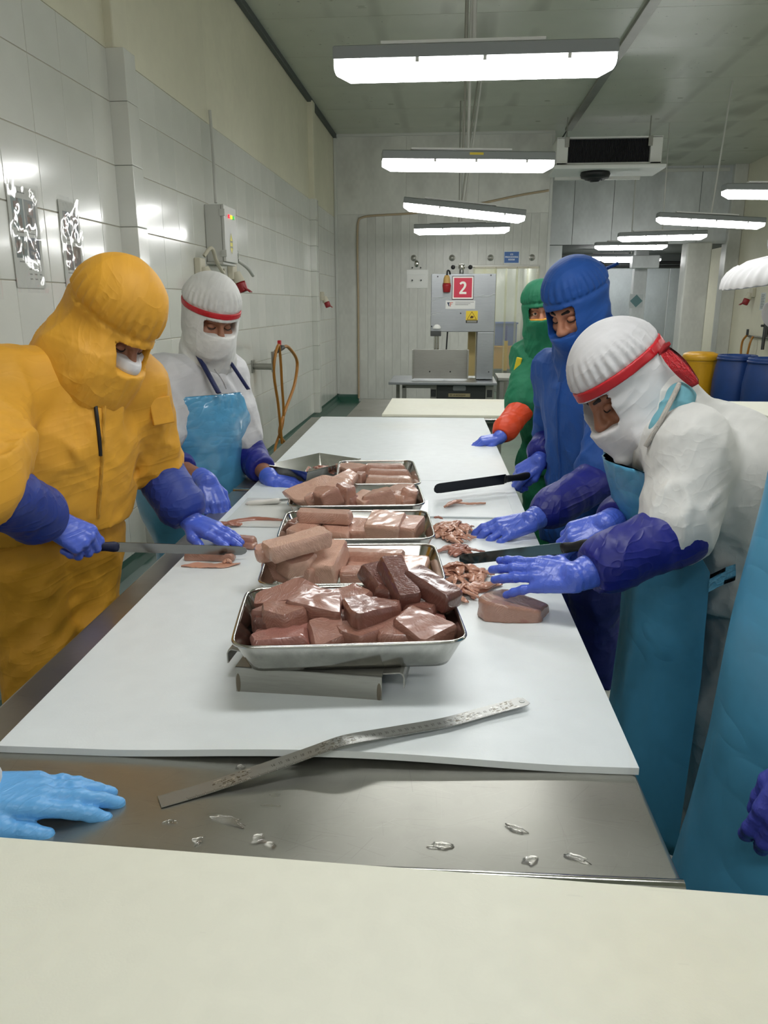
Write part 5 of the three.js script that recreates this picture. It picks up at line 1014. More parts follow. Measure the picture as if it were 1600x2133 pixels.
{
  const t = thing('scrap_pan', 'sharp-cornered dark steel pan set askew beside the farthest fish tray', 'pan', [-0.555, BT + 0.001, -3.08], 58 * D2R);
  const q = (w, d, y) => [[-w, y, d], [w, y, d], [w, y, -d], [-w, y, -d]];
  part(t, 'pan', loft([q(0.11, 0.055, 0), q(0.165, 0.115, 0.06), q(0.163, 0.113, 0.06), q(0.109, 0.054, 0.003)], true, true, true).toNonIndexed(), M.steelBright);
  t.children[0].geometry.computeVertexNormals();
  part(t, 'rim', tube([[-0.165, 0.06, 0.115], [0.165, 0.06, 0.115]], 0.003, 8, 6), M.steelBright);
}
{ // inverted steel platform under the nearest tray
  const t = thing('metal_platform', 'scratched folded steel platform with hooked ends under the nearest tray', 'platform', [-0.238, BT, -1.345], -0.06);
  const w = 0.135, d = 0.105, h = 0.052;
  part(t, 'top_plate', bx(-w, w, h - 0.003, h, -d, d, 0.001), M.steelDull);
  part(t, 'front_skirt', bx(-w, w, 0, h, d - 0.003, d, 0.001), M.steelDull);
  part(t, 'back_skirt', bx(-w, w, 0, h, -d, -d + 0.003, 0.001), M.steelDull);
  for (const s of [-1, 1]) {
    part(t, 'hook', at(extrude([[0, 0], [0.03, 0.004], [0.036, 0.001], [0.039, -0.006], [0.039, -0.026], [0.0365, -0.026], [0.0365, -0.006], [0.034, -0.001], [0.03, 0.0015], [0, -0.0025]], 0.13), s * w, h - 0.001, s > 0 ? 0.03 : -0.03, 0, s > 0 ? 0 : Math.PI, 0).translate(0, 0, s > 0 ? -0.07 : 0.07), M.steelDull, 'bent hook flange');
    part(t, 'weld', [at(new THREE.SphereGeometry(0.006, 10, 8).scale(0.7, 3.2, 0.2), s * (w - 0.005), 0.02, d)], std(rgb(128, 120, 104), 0.8, 0.3, { map: speckT }), 'rough discoloured weld');
  }
}
// muscle grain: fine bent lines of pale tissue
const grainT = tex(1024, 1024, (u, v) => {
  const w = wrapN(u, v, 5, 5, 60), b = wrapN(u, v, 11, 11, 61), s = Math.sin((v * 30 + 3.2 * w + 1.1 * b) * Math.PI * 2), on = sstep(0.0, 0.5, wrapN(u, v, 4, 4, 64) + 0.15), l = 1.3 * on * Math.pow(Math.max(0, s), 16), f = wrapN(u, v, 90, 110, 62), f2 = wrapN(u, v, 30, 34, 65), blood = Math.max(0, wrapN(u, v, 7, 7, 63) - 0.5);
  return [222 + 30 * l + 5 * f + 5 * f2 + 8 * b - 50 * blood, 208 + 46 * l + 6 * f + 6 * f2 + 9 * b - 110 * blood, 198 + 54 * l + 6 * f + 6 * f2 + 9 * b - 100 * blood];
});
const fleshBump = tex(512, 512, (u, v) => 128 + 50 * wrapN(u, v, 24, 60, 66) + 40 * wrapN(u, v, 60, 60, 67) + 30 * wrapN(u, v, 9, 9, 68), false);
const wet = (c, r = 0.36) => phys(c, r, { map: rep(grainT, 6, 6), bumpMap: rep(fleshBump, 6, 6), bumpScale: 0.0015, clearcoat: 0.75, clearcoatRoughness: 0.14 });
const FISH = { d: wet(rgb(180, 136, 124)), m: wet(rgb(204, 162, 147)), p: wet(rgb(238, 204, 189)), q: wet(rgb(226, 186, 171)), r: wet(rgb(184, 132, 126)), e: wet(rgb(158, 113, 103)), k: wet(rgb(130, 88, 81), 0.3) };
function chunk(w, h, d, s, o = {}) {           // irregular many-sided cut of fish, edges slightly rounded
  const q0 = o.fine ?? 0.0065, nx = Math.max(8, Math.round(w / q0)), ny = Math.max(5, Math.round(h / q0)), nz = Math.max(8, Math.round(d / q0)), g = new THREE.BoxGeometry(w, h, d, nx, ny, nz), p = g.attributes.position;
  reseed(s * 977 + 13); const j = o.jag ?? 0.17, bar = j < 0.12, r = Math.min(h * 0.3, o.round ? 0.016 : 0.0045);
  const n = bar ? 4 : 4 + Math.floor(rnd(0, 2.4)), ed = [];
  for (let k = 0; k < n; k++) { const t = bar ? k * Math.PI / 2 : (k + rnd(-0.28, 0.28)) / n * 6.2832 + 0.4, cx = Math.cos(t) * w / 2, cz = Math.sin(t) * d / 2; ed.push([t, Math.hypot(cx, cz) * (1 + rnd(-j, j) * (bar ? 0.6 : 0.9))]); }
  const R = (t) => { let q = 0; for (const [f, e] of ed) { const c = Math.cos(t - f); if (c > 0.02) q += Math.pow(c / e, 16); } return Math.pow(q, -1 / 16); };
  boxUV(g); const uv = g.attributes.uv, ru = rnd(0, 9), rv = rnd(0, 9), ra = rnd(0, 6.28), sh = [rnd(-1, 1) * j * w * 0.5, rnd(-1, 1) * j * d * 0.5], slope = [rnd(-1, 1) * j * 0.9, rnd(-1, 1) * j * 0.9], tp = rnd(0.86, 1.06);
  for (let i = 0; i < uv.count; i++) { const u = uv.getX(i), v = uv.getY(i); uv.setXY(i, ru + u * Math.cos(ra) - v * Math.sin(ra), rv + u * Math.sin(ra) + v * Math.cos(ra)); }
  for (let i = 0; i < p.count; i++) {
    const x = p.getX(i) / (w / 2), y = p.getY(i), z = p.getZ(i) / (d / 2), m = Math.max(Math.abs(x), Math.abs(z)), t = Math.atan2(z * d, x * w), e = Math.max(0, Math.abs(y) - (h / 2 - r)) / r, inset = r * (1 - Math.sqrt(Math.max(0, 1 - e * e)));
    const k = mix(1, tp, y / h + 0.5), rr = m * (R(t) * k - inset);
    let q = [rr * Math.cos(t) + sh[0] * (y / h), y * (1 + (slope[0] * x + slope[1] * z) * 0.5) - (o.bend || 0) * x * x, rr * Math.sin(t) + sh[1] * (y / h)];
    if (o.wedge) { const u = clamp(q[0] / w + 0.5, 0, 1); q[1] = -h / 2 + (q[1] + h / 2) * (1 - 0.6 * u); q[2] *= 1.1 - 0.45 * Math.abs(u - 0.3); }
    const nn = 0.05 * fbm(q[0] * 28 + s, q[1] * 28, q[2] * 28) + 0.02 * noise(q[0] * 100 + s, q[1] * 100, q[2] * 70);
    q = [q[0] * (1 + nn), q[1] * (1 + nn * 1.6), q[2] * (1 + nn)];
    p.setXYZ(i, ...q);
  }
  g.deleteAttribute('normal'); return welded(g, 0.72);
}
function welded(g, cosLimit = -2) {              // smooth normals across the box's shared edges, keeping sharp cuts
  g.computeVertexNormals(); const p = g.attributes.position, n = g.attributes.normal, map = new Map(), key = (i) => p.getX(i).toFixed(5) + p.getY(i).toFixed(5) + p.getZ(i).toFixed(5), own = n.array.slice();
  for (let i = 0; i < p.count; i++) { const k = key(i); if (!map.has(k)) map.set(k, []); map.get(k).push(i); }
  for (let i = 0; i < p.count; i++) { const a = [own[3 * i], own[3 * i + 1], own[3 * i + 2]]; let b = [0, 0, 0]; for (const q of map.get(key(i))) { const c = [own[3 * q], own[3 * q + 1], own[3 * q + 2]]; if (dot(a, c) > cosLimit) b = add(b, c); } n.setXYZ(i, ...nrm(b)); }
  return g;
}
let fishN = 0, FS = 0.93, inTray = null;     // the tray that pieces are laid into
function fish(label, p, size, tone, yaw = 0, pitch = 0, roll = 0, o = {}) {
  if (inTray && !o.over) {                       // keep the piece between the tray's walls
    const [t, w, d] = inTray, a = t.rotation.y, c = Math.cos(a), s = Math.sin(a), x = p[0] - t.position.x, z = p[2] - t.position.z, ya = (yaw * D2R) - a, hx = (Math.abs(Math.cos(ya)) * size[0] + Math.abs(Math.sin(ya)) * size[2]) * FS * 0.46, hz = (Math.abs(Math.sin(ya)) * size[0] + Math.abs(Math.cos(ya)) * size[2]) * FS * 0.46;
    const lx = clamp(x * c - z * s, -Math.max(0, w - hx), Math.max(0, w - hx)), lz = clamp(x * s + z * c, -Math.max(0, d - hz), Math.max(0, d - hz));
    p = [t.position.x + lx * c + lz * s, p[1], t.position.z - lx * s + lz * c];
  }
  const m = single('fish_piece', label, 'fish', chunk(size[0] * FS, size[1] * FS, size[2] * FS, ++fishN, o), FISH[tone], p, 0, o.group);
  m.rotation.set(pitch * D2R, yaw * D2R, roll * D2R, 'YXZ'); return m;
}
inTray = [trays[0], 0.187, 0.125];           // nearest tray
fish('ridged fish slab leaning on the back rim of the nearest tray, far left', [-0.336, 0.967, -1.473], [0.15, 0.045, 0.055], 'd', 10, 20, 4);
fish('dark fish chunk against the left wall of the nearest tray', [-0.382, 0.952, -1.343], [0.08, 0.05, 0.06], 'k', 20);
fish('small wet chunk just right of the left wall in the nearest tray', [-0.354, 0.957, -1.369], [0.10, 0.05, 0.06], 'e', 22, 0, 0);
fish('blocky fish cube with white streaked face, left of the nearest tray', [-0.308, 0.964, -1.347], [0.095, 0.066, 0.075], 'd', -4, 8, 2);
fish('five-sided flat-topped fish block in the middle left of the nearest tray', [-0.252, 0.967, -1.402], [0.10, 0.075, 0.095], 'd', 32, 6, 0, { jag: 0.26 });
fish('rounded fish chunk behind the middle of the nearest tray', [-0.19, 0.962, -1.466], [0.085, 0.07, 0.075], 'd', -20, 10, 0, { jag: 0.26 });
fish('large diamond-shaped dark fish block in the centre of the nearest tray', [-0.139, 0.967, -1.364], [0.125, 0.075, 0.095], 'e', 30, 5, -4, { jag: 0.24 });
fish('dark fish wedge under the stacked strips, right side of the nearest tray', [-0.046, 0.962, -1.427], [0.115, 0.05, 0.07], 'e', -4, 0, 3);
fish('left one of the three dark strips stacked upright in the nearest tray', [-0.137, 0.997, -1.484], [0.115, 0.04, 0.055], 'k', -52, 0, -24, { over: true, jag: 0.1 });
fish('middle one of the three dark strips, longest, propped over its neighbours', [-0.094, 1.012, -1.453], [0.145, 0.042, 0.055], 'k', -64, 0, -26, { over: true, jag: 0.08 });
fish('right one of the three dark strips, lying over the tray right rim', [-0.029, 1.007, -1.439], [0.135, 0.04, 0.06], 'k', -38, 0, -16, { over: true, jag: 0.1 });
fish('dark fish end between the left and middle upright strips', [-0.113, 0.977, -1.459], [0.06, 0.05, 0.055], 'k', -30, 0, -10);
fish('flat strip along the right wall of the nearest tray', [-0.055, 0.957, -1.378], [0.15, 0.028, 0.045], 'r', 6);
fish('reddish slanting fish piece at the front left corner of the nearest tray', [-0.297, 0.947, -1.293], [0.125, 0.045, 0.06], 'r', 14, 0, 3);
fish('small shaded piece under the white streaked cube in the nearest tray', [-0.335, 0.942, -1.318], [0.06, 0.035, 0.05], 'e', 40);
fish('ridged lozenge of fish at the front rim of the nearest tray', [-0.219, 0.95, -1.3], [0.085, 0.045, 0.07], 'd', -34, 10, -8, { jag: 0.25 });
fish('flat smooth fish slab at the front centre of the nearest tray', [-0.159, 0.952, -1.316], [0.11, 0.048, 0.075], 'd', -4, 6, 0);
fish('thin fish strip behind the front pieces of the nearest tray', [-0.234, 0.952, -1.331], [0.15, 0.028, 0.045], 'r', 2);
fish('small cube between the pentagon block and the diamond block', [-0.208, 0.955, -1.377], [0.045, 0.042, 0.05], 'e', 12);
fish('wide striped fish wedge at the front right of the nearest tray', [-0.071, 0.952, -1.327], [0.13, 0.046, 0.075], 'd', 4, 8, 0);
fish('glossy rounded fish chunk in the front right corner of the nearest tray', [-0.012, 0.96, -1.336], [0.10, 0.055, 0.075], 'd', -22, 6, -6);
inTray = [trays[1], 0.198, 0.133];           // second tray
fish('long pale fish slab lying diagonally on top of the second tray', [-0.361, 0.985, -1.766], [0.17, 0.045, 0.065], 'p', 36, 0, 6, { over: true, jag: 0.08 });
fish('short pale fish end under the left tip of the diagonal slab', [-0.432, 0.965, -1.761], [0.075, 0.04, 0.06], 'q', 34, 0, 4, { over: true });
fish('rounded reddish fish chunk in the left corner of the second tray', [-0.439, 0.905, -1.797], [0.115, 0.06, 0.085], 'q', -16, 6, -6, { jag: 0.22 });
fish('pink wedge with pale lines below the diagonal slab', [-0.372, 0.93, -1.774], [0.095, 0.05, 0.075], 'p', 22, 14, 5);
fish('big smooth pale fish slab sloping to the front of the second tray', [-0.302, 0.925, -1.825], [0.098, 0.06, 0.14], 'p', -10, 18, 0, { jag: 0.1 });
fish('flat fish piece at the front rim of the second tray, under the slabs', [-0.349, 0.893, -1.795], [0.1, 0.03, 0.05], 'q', 6);
fish('long fish bar along the back of the second tray', [-0.191, 0.91, -1.902], [0.175, 0.045, 0.048], 'q', -3, 0, 0, { jag: 0.06 });
fish('thin fish slice under the long bar in the second tray', [-0.224, 0.893, -1.857], [0.12, 0.025, 0.045], 'q', -2);
fish('small fish end by the front rim, centre of the second tray', [-0.227, 0.895, -1.807], [0.08, 0.04, 0.05], 'm', 5);
fish('pale thin square slice at the right of the second tray', [-0.069, 0.895, -1.887], [0.085, 0.022, 0.11], 'p', -6, 10, 0, { jag: 0.08 });
inTray = [trays[2], 0.198, 0.133];           // third tray
fish('upper long fish bar at the back left of the third tray', [-0.362, 0.945, -2.173], [0.175, 0.035, 0.055], 'q', -4, 4, 0, { jag: 0.08 });
fish('lower long fish bar beneath it in the third tray', [-0.364, 0.91, -2.212], [0.15, 0.035, 0.055], 'r', -2, 0, 0, { jag: 0.08 });
fish('soft-edged fish slab in the left front corner of the third tray', [-0.439, 0.9, -2.143], [0.098, 0.05, 0.09], 'q', 8, 10);
fish('flat fish slab left of centre in the third tray', [-0.324, 0.9, -2.158], [0.09, 0.05, 0.1], 'q', 12, 10);
fish('square fish slab in the centre of the third tray', [-0.264, 0.9, -2.178], [0.082, 0.05, 0.1], 'q', -6, 10, 0, { jag: 0.1 });
fish('thick fish block with white sheen right of centre in the third tray', [-0.182, 0.918, -2.169], [0.112, 0.062, 0.115], 'p', -8, 10, 0, { jag: 0.08 });
fish('thick smooth fish block at the right of the third tray', [-0.09, 0.912, -2.182], [0.115, 0.056, 0.105], 'q', -16, 8, 0, { jag: 0.08 });
fish('thin scrap under the two thick blocks of the third tray', [-0.193, 0.885, -2.165], [0.1, 0.02, 0.05], 'm', 2);
fish('small dark scrap in the back left corner of the third tray', [-0.472, 0.895, -2.261], [0.05, 0.04, 0.06], 'd', 10);
inTray = [trays[3], 0.198, 0.133];           // fourth tray
fish('wide fish slab leaning over the left rim of the fourth tray', [-0.418, 0.95, -2.471], [0.22, 0.035, 0.15], 'p', 24, 16, 10, { over: true, jag: 0.14, round: 0.4 });
fish('cut end of the wide slab beside the farthest tray', [-0.352, 0.965, -2.585], [0.09, 0.03, 0.085], 'p', 4, 18, 2, { over: true });
fish('grey-pink wedge standing in the left half of the fourth tray', [-0.392, 0.945, -2.387], [0.09, 0.07, 0.055], 'm', 34, 0, 14, { jag: 0.25 });
fish('thin upright splinter at the front left of the fourth tray', [-0.447, 0.925, -2.411], [0.035, 0.06, 0.045], 'q', 0, 0, 22);
fish('ribbed curved piece in the middle of the fourth tray', [-0.34, 0.945, -2.444], [0.065, 0.075, 0.05], 'm', -20, 0, -8, { jag: 0.25 });
fish('dark folded fish piece at the front of the fourth tray', [-0.343, 0.915, -2.44], [0.11, 0.045, 0.06], 'd', 12, 0, 8);
fish('white-veined fish block in the centre of the fourth tray', [-0.275, 0.92, -2.458], [0.085, 0.05, 0.085], 'p', -10, 10, 0);
fish('pointed fish chunk right of centre in the fourth tray', [-0.219, 0.93, -2.462], [0.08, 0.065, 0.06], 'q', 24, 0, 10, { jag: 0.32 });
fish('flat torn piece at the back right of the fourth tray', [-0.155, 0.925, -2.584], [0.12, 0.03, 0.07], 'q', 18, 0, 8, { jag: 0.25 });
fish('squarish fish chunk in the right half of the fourth tray', [-0.161, 0.92, -2.481], [0.065, 0.05, 0.06], 'q', -8);
fish('small round chunk near the right wall of the fourth tray', [-0.128, 0.915, -2.464], [0.06, 0.045, 0.055], 'm', 30, 0, 0, { round: 0.42 });
fish('triangular fish wedge against the right wall of the fourth tray', [-0.105, 0.93, -2.478], [0.05, 0.07, 0.05], 'q', 12, 0, -16, { jag: 0.3 });
fish('small scrap at the front left corner of the fourth tray', [-0.485, 0.905, -2.441], [0.05, 0.03, 0.04], 'm', 30);
inTray = [trays[4], 0.198, 0.133];           // farthest tray
fish('short fish block at the left end of the farthest tray', [-0.405, 0.905, -3.037], [0.09, 0.045, 0.1], 'q', 6, 4);
fish('rearmost long fish strip in the farthest tray', [-0.252, 0.91, -3.035], [0.19, 0.04, 0.055], 'q', 3, 0, 0, { jag: 0.07 });
fish('middle long fish strip with ridged edge in the farthest tray', [-0.23, 0.905, -2.951], [0.19, 0.04, 0.06], 'q', -2, 0, 0, { jag: 0.07 });
fish('front silvery fish strip in the farthest tray', [-0.212, 0.9, -2.863], [0.2, 0.035, 0.055], 'p', -4, 0, 0, { jag: 0.07 });
fish('small fish scrap left of the long strips in the farthest tray', [-0.342, 0.9, -2.894], [0.04, 0.045, 0.07], 'm', 0);
inTray = null;                                 // loose pieces on the boards
fish('tapered fish block lying alone at the right edge of the board', [0.155, 0.887, -1.655], [0.19, 0.062, 0.08], 'm', 20, 0, 0, { jag: 0.16, wedge: true });
fish('two-layered fish bar beside the left flat glove', [-0.628, 0.879, -2.128], [0.15, 0.028, 0.03], 'm', -12, 0, 0, { jag: 0.08 });
fish('lower half of the fish bar beside the left flat glove', [-0.597, 0.872, -2.105], [0.1, 0.016, 0.035], 'm', -14, 0, 0, { jag: 0.1 });
fish('straight fish bar under the long knife blade', [-0.656, 0.875, -1.984], [0.155, 0.024, 0.03], 'm', 0, 0, 0, { jag: 0.05 });

// limp trimmings: flat swept ribbons
function ribbonGeo(pts, w, th, s) {
  const c = new THREE.CatmullRomCurve3(pts.map(A)), rings = [], n = pts.length * 9;
  for (let i = 0; i <= n; i++) {
    const t = i / n, p = c.getPoint(t), d = c.getTangent(t), sd = new THREE.Vector3().crossVectors(d, V(0, 1, 0)).normalize(), k = Math.pow(Math.sin(Math.PI * clamp(t * 0.94 + 0.03, 0, 1)), 0.45) * (0.75 + 0.35 * noise(t * 6, s)), r = [];
    const tw = 0.5 * noise(t * 4, s, 3);
    for (let j = 0; j < 12; j++) { const a = j / 12 * 6.2832, x = Math.cos(a) * w / 2 * k, y = Math.sin(a) * th / 2 * (0.5 + 0.5 * k) * (1 + 0.3 * noise(t * 9, a * 2, s)); r.push([p.x + sd.x * x, p.y + y + x * tw + 0.0015 * noise(t * 20, a, s), p.z + sd.z * x]); }
    rings.push(r);
  }
  return loft(rings, true, true, true);
}
const trim = phys(rgb(198, 146, 122), 0.28, { clearcoat: 0.5, clearcoatRoughness: 0.15 }), trimDark = phys(rgb(168, 112, 94), 0.3, { clearcoat: 0.4, clearcoatRoughness: 0.2 });
const strip = (label, pts, w, th, m = trim) => single('fish_strip', label, 'fish strip', ribbonGeo(pts, w, th, pts.length * 3 + w * 100), m);
strip('long limp fish strip under the left worker\'s drooping glove', [[-0.721, 0.87, -2.316], [-0.685, 0.872, -2.346], [-0.63, 0.872, -2.38], [-0.566, 0.872, -2.38], [-0.531, 0.87, -2.378]], 0.024, 0.013, trimDark);
strip('short ragged fish scrap at the left end of the limp strip', [[-0.739, 0.87, -2.293], [-0.713, 0.874, -2.309], [-0.682, 0.873, -2.309], [-0.655, 0.87, -2.322]], 0.03, 0.014, trimDark);
strip('thin pale membrane strip lying in front of the fish bar', [[-0.717, 0.866, -1.923], [-0.675, 0.867, -1.928], [-0.629, 0.867, -1.928], [-0.591, 0.868, -1.936], [-0.564, 0.866, -1.956]], 0.034, 0.004);
strip('curled fish shred on the end of the pale membrane', [[-0.607, 0.872, -1.939], [-0.594, 0.878, -1.943], [-0.581, 0.872, -1.941]], 0.016, 0.012);
strip('long pointed fish strip beside the black knife', [[-0.013, 0.874, -2.581], [0.02, 0.878, -2.628], [0.07, 0.876, -2.627], [0.133, 0.874, -2.647]], 0.02, 0.01);
strip('short folded strip lying over the pointed one', [[-0.005, 0.88, -2.571], [0.025, 0.886, -2.618], [0.049, 0.882, -2.649]], 0.026, 0.01);
strip('small dark sliver by the third tray right wall', [[-0.045, 0.872, -2.448], [-0.032, 0.874, -2.448], [-0.016, 0.872, -2.439]], 0.014, 0.008, trimDark);
strip('flat pale fish sheet in front of the resting glove', [[0.027, 0.868, -1.779], [0.066, 0.87, -1.804], [0.103, 0.87, -1.831], [0.14, 0.868, -1.849]], 0.055, 0.008);
strip('tapered pale bar beneath the spread glove', [[0.066, 0.876, -1.788], [0.095, 0.88, -1.8], [0.127, 0.876, -1.841]], 0.03, 0.014);
function pile(label, c, rx, rz, n, hgt, s) {
  reseed(s); const list = [];
  for (let i = 0; i < n; i++) {
    const a = rnd(0, 6.28), q = Math.sqrt(rnd(0, 1)), x = c[0] + rx * q * Math.cos(a), z = c[2] + rz * q * Math.sin(a), b = rnd(0, 6.28), L = rnd(0.018, 0.05), y = c[1] + hgt * (1 - q) * rnd(0.3, 1) + 0.004, k = rnd(-1, 1);
    list.push(ribbonGeo([[x - L * Math.cos(b), y - 0.002, z - L * Math.sin(b)], [x - 0.3 * L * Math.cos(b + k), y + 0.007, z - 0.3 * L * Math.sin(b + k)], [x + 0.4 * L * Math.cos(b - k), y + 0.004, z + 0.4 * L * Math.sin(b - k)], [x + L * Math.cos(b), y - 0.002, z + L * Math.sin(b)]], rnd(0.014, 0.03), rnd(0.006, 0.011), i + s));
  }
  const m = single('fish_trimmings', label, 'trimmings', merge(list), s % 2 ? trim : trimDark); m.userData.kind = 'stuff'; return m;
}
pile('heap of curled fish trimmings under the blue suit\'s left glove', [0.02, 0.865, -2.291], 0.058, 0.085, 42, 0.03, 101);
pile('small ring of fish shreds in front of the big heap', [0.043, 0.865, -2.111], 0.035, 0.022, 12, 0.012, 104);
pile('flat heap of pale trimmings right of the second tray', [0.04, 0.865, -1.908], 0.06, 0.06, 34, 0.022, 107);
pile('shreds at the near end of the flat trimmings heap', [0.034, 0.865, -1.769], 0.035, 0.03, 14, 0.016, 109);
pile('flat layer of scraps lying inside the dark askew pan', [-0.52, 0.882, -3.086], 0.07, 0.045, 18, 0.01, 112);

// knives
function knife(label, butt, root, tip, wide, width, bladeM, handleM, o = {}) {
  const t = thing('knife', label, 'knife', root), X = nrm(sub(tip, root)), Yv = nrm(sub(wide, X.map((v) => v * dot(wide, X)))), Z = cross(X, Yv), L = Math.hypot(...sub(tip, root)), hl = Math.hypot(...sub(root, butt));
  t.applyMatrix4(new THREE.Matrix4()); t.quaternion.setFromRotationMatrix(new THREE.Matrix4().makeBasis(A(X), A(Yv), A(Z)));
  const w = width / 2, out = [[0, -w], [L * 0.9, -w * 0.95], [L * 0.96, -w * 0.85], [L * 0.99, -w * 0.5], [L, 0], [L * 0.99, w * 0.6], [L * 0.965, w * 0.9], [L * 0.93, w], [0, w]];
  part(t, 'blade', extrude(out, 0.0016, 0.0005).translate(0, 0, -0.0008), bladeM);
  const rings = []; for (let i = 0; i <= 14; i++) { const u = i / 14, x = 0.006 - (hl + 0.006) * u, e = Math.sqrt(clamp(1 - Math.pow(Math.abs(2 * u - 1), 8), 0.02, 1)) * (0.92 + 0.12 * Math.cos(u * 9)), r = []; for (let j = 0; j < 16; j++) { const a = j / 16 * 6.2832; r.push([x, Math.sin(a) * (o.hw || 0.016) * e, Math.cos(a) * 0.0105 * e]); } rings.push(r.reverse()); }
  part(t, 'handle', loft(rings, true, true, true), handleM);
  if (!o.plain) part(t, 'bolster', box(0.014, width * 0.8, 0.012, -0.002, 0, 0, 0.004), handleM);
  return t;
}
const bladeSteel = std(rgb(150, 152, 152), 0.22, 1, { map: brushT }), bladeDark = std(rgb(28, 32, 40), 0.3, 0.5), bladeTeal = std(rgb(78, 100, 108), 0.25, 0.9);
knife('long steel slicing knife held by the orange coverall over a fish bar', [-0.889, 0.984, -1.765], [-0.856, 0.94, -1.845], [-0.555, 0.887, -1.999], [0.05, 1, 0.15], 0.027, bladeSteel, std(rgb(24, 30, 64), 0.5));
knife('knife with a dark blade held flat by the blue-suited worker', [0.307, 0.924, -2.96], [0.213, 0.912, -2.87], [-0.051, 0.905, -2.713], [0, 1, 0.25], 0.04, bladeDark, M.black);
knife('teal-grey slicing knife in the bending worker\'s far hand', [0.373, 0.983, -1.9], [0.291, 0.957, -1.88], [0.035, 0.88, -1.991], [0.05, 1, 0.2], 0.03, bladeTeal, M.black);
knife('white-handled knife lying across the thin cutting sheet', [-0.71, 0.869, -2.56], [-0.59, 0.883, -2.585], [-0.409, 0.902, -2.6], [0, 0.5, 1], 0.022, bladeSteel, phys(rgb(236, 234, 228), 0.35), { hw: 0.02 });
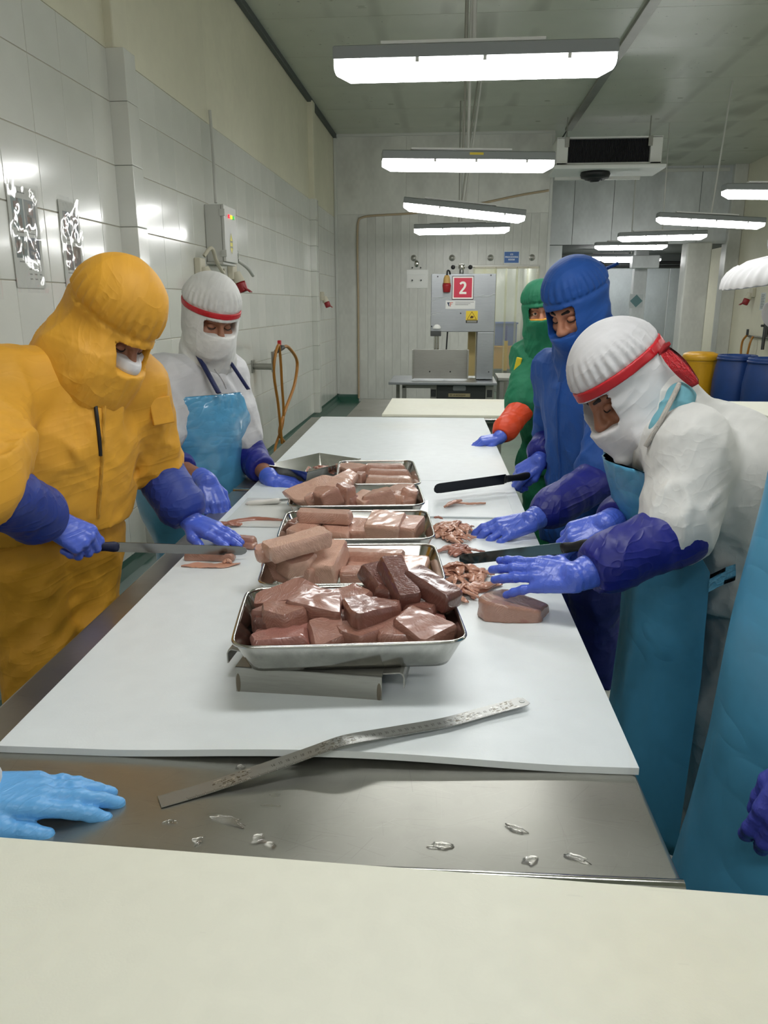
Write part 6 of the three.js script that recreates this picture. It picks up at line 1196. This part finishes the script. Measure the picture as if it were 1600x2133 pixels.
{ // steel rule, bent along its length
  const t = thing('steel_ruler', 'bent steel ruler with a hanging hole, lying from board to bare table', 'ruler', [0, 0, 0]);
  const ctr = [[-0.408, 0.852, -0.938], [-0.356, 0.853, -0.97], [-0.291, 0.862, -1.003], [-0.224, 0.872, -1.038], [-0.163, 0.888, -1.059], [-0.141, 0.889, -1.07], [-0.072, 0.883, -1.109], [0.006, 0.878, -1.151], [0.071, 0.874, -1.197], [0.146, 0.874, -1.243]];
  const c = new THREE.CatmullRomCurve3(ctr.map(A), false, 'centripetal'), n = 80, rings = [], W = 0.0145;
  const pos = [], uv = [], idx = [];
  for (let i = 0; i <= n; i++) { const p = c.getPointAt(i / n), d = c.getTangentAt(i / n), s = new THREE.Vector3().crossVectors(d, V(0, 1, 0)).normalize(), w = W * (i === n ? 0.72 : 1); [[w, 0.0006], [-w, 0.0006], [-w, -0.0006], [w, -0.0006]].forEach(([a, b]) => pos.push(p.x + s.x * a, p.y + b, p.z + s.z * a)); uv.push(i / n, 0, i / n, 1, i / n, 1, i / n, 0); if (i) { const o = 4 * (i - 1); for (let k = 0; k < 4; k++) { const a = o + k, b = o + (k + 1) % 4; idx.push(a, a + 4, b, b, a + 4, b + 4); } } }
  idx.push(0, 1, 2, 0, 2, 3, 4 * n, 4 * n + 2, 4 * n + 1, 4 * n, 4 * n + 3, 4 * n + 2);
  const g = new THREE.BufferGeometry(); g.setAttribute('position', new THREE.Float32BufferAttribute(pos, 3)); g.setAttribute('uv', new THREE.Float32BufferAttribute(uv, 2)); g.setIndex(idx); const gg = g.toNonIndexed(); gg.computeVertexNormals();
  const marks = canvasTex(2048, 64, (k, w, h) => {
    k.fillStyle = '#9c9d99'; k.fillRect(0, 0, w, h); k.fillStyle = '#34332f'; k.font = '19px sans-serif';
    for (let i = 0; i < 400; i++) { const x = 120 + i * 4.4; if (x > 1900) break; k.fillRect(x, i % 10 ? 56 : 50, 1, 8); }
    for (let i = 14; i < 50; i++) if (i < 21 || i > 24) k.fillText(String(i), 540 + (i - 14) * 38, 40);
    reseed(77); for (let i = 0; i < 260; i++) { const q = [[250, 430], [780, 960], [1500, 1720], [1800, 1950]][i % 4]; k.fillStyle = i % 3 ? 'rgba(70,62,48,0.55)' : 'rgba(210,208,200,0.6)'; k.fillRect(rnd(q[0], q[1]), rnd(4, 56), rnd(3, 26), rnd(1, 6)); }
  });
  part(t, 'strip', gg, std(0xffffff, 0.32, 0.75, { map: marks }));
  const e = c.getPointAt(0.985), ring = new THREE.TorusGeometry(0.0042, 0.0008, 6, 20).rotateX(-Math.PI / 2).translate(e.x, e.y + 0.0008, e.z);
  part(t, 'hole', [ring, new THREE.CylinderGeometry(0.004, 0.004, 0.0004, 18).translate(e.x, e.y + 0.0009, e.z)], std(rgb(214, 216, 212), 0.5), 'round hanging hole');
}
// water drops on the bare steel
{
  const water = phys(0xffffff, 0.03, { transmission: 1, thickness: 0.004, ior: 1.33 });
  const drop = (label, p, a, b, turn, s) => { const g = new THREE.SphereGeometry(1, 28, 14, 0, Math.PI * 2, 0, Math.PI / 2); const q = g.attributes.position; for (let i = 0; i < q.count; i++) { const th = Math.atan2(q.getZ(i), q.getX(i)), k = 1 + 0.35 * noise(Math.cos(th) * 2 + s, Math.sin(th) * 2) + 0.2 * noise(Math.cos(th) * 5 + s, Math.sin(th) * 5); q.setXYZ(i, q.getX(i) * a * k * 1.25, q.getY(i) * 0.0036, q.getZ(i) * b * k * 1.35); } g.computeVertexNormals(); single('water_drop', label, 'water drop', g, water, p, turn, 'water drops on the bare steel'); };
  drop('streaky water drop below the ruler, longest of all', [-0.298, 0.85, -0.907], 0.022, 0.006, -0.3, 1);
  drop('star-shaped water drop left of centre near the rolled edge', [-0.244, 0.85, -0.872], 0.009, 0.007, 0.2, 2);
  drop('small round water drop just right of the star-shaped one', [-0.226, 0.85, -0.862], 0.007, 0.004, -0.5, 3);
  drop('faint water drop left of the star-shaped one', [-0.326, 0.85, -0.862], 0.007, 0.007, 0.9, 4);
  drop('water drop under the left part of the ruler', [-0.377, 0.85, -0.898], 0.008, 0.004, 0, 5);
  drop('wide flat water drop at the centre of the rolled edge', [0.002, 0.85, -0.881], 0.014, 0.006, 0, 6);
  drop('pale water drop alone in the middle right of the steel', [0.104, 0.85, -0.924], 0.012, 0.006, -0.4, 7);
  drop('hourglass water drop near the rolled edge at right', [0.117, 0.85, -0.862], 0.008, 0.007, 0.3, 8);
  drop('slanting water drop farthest right on the steel', [0.177, 0.85, -0.872], 0.013, 0.005, -0.5, 9);
  drop('tiny water drop above the middle of the ruler', [-0.314, 0.85, -1.035], 0.006, 0.005, 0, 10);
}

renderer.render(scene, camera);
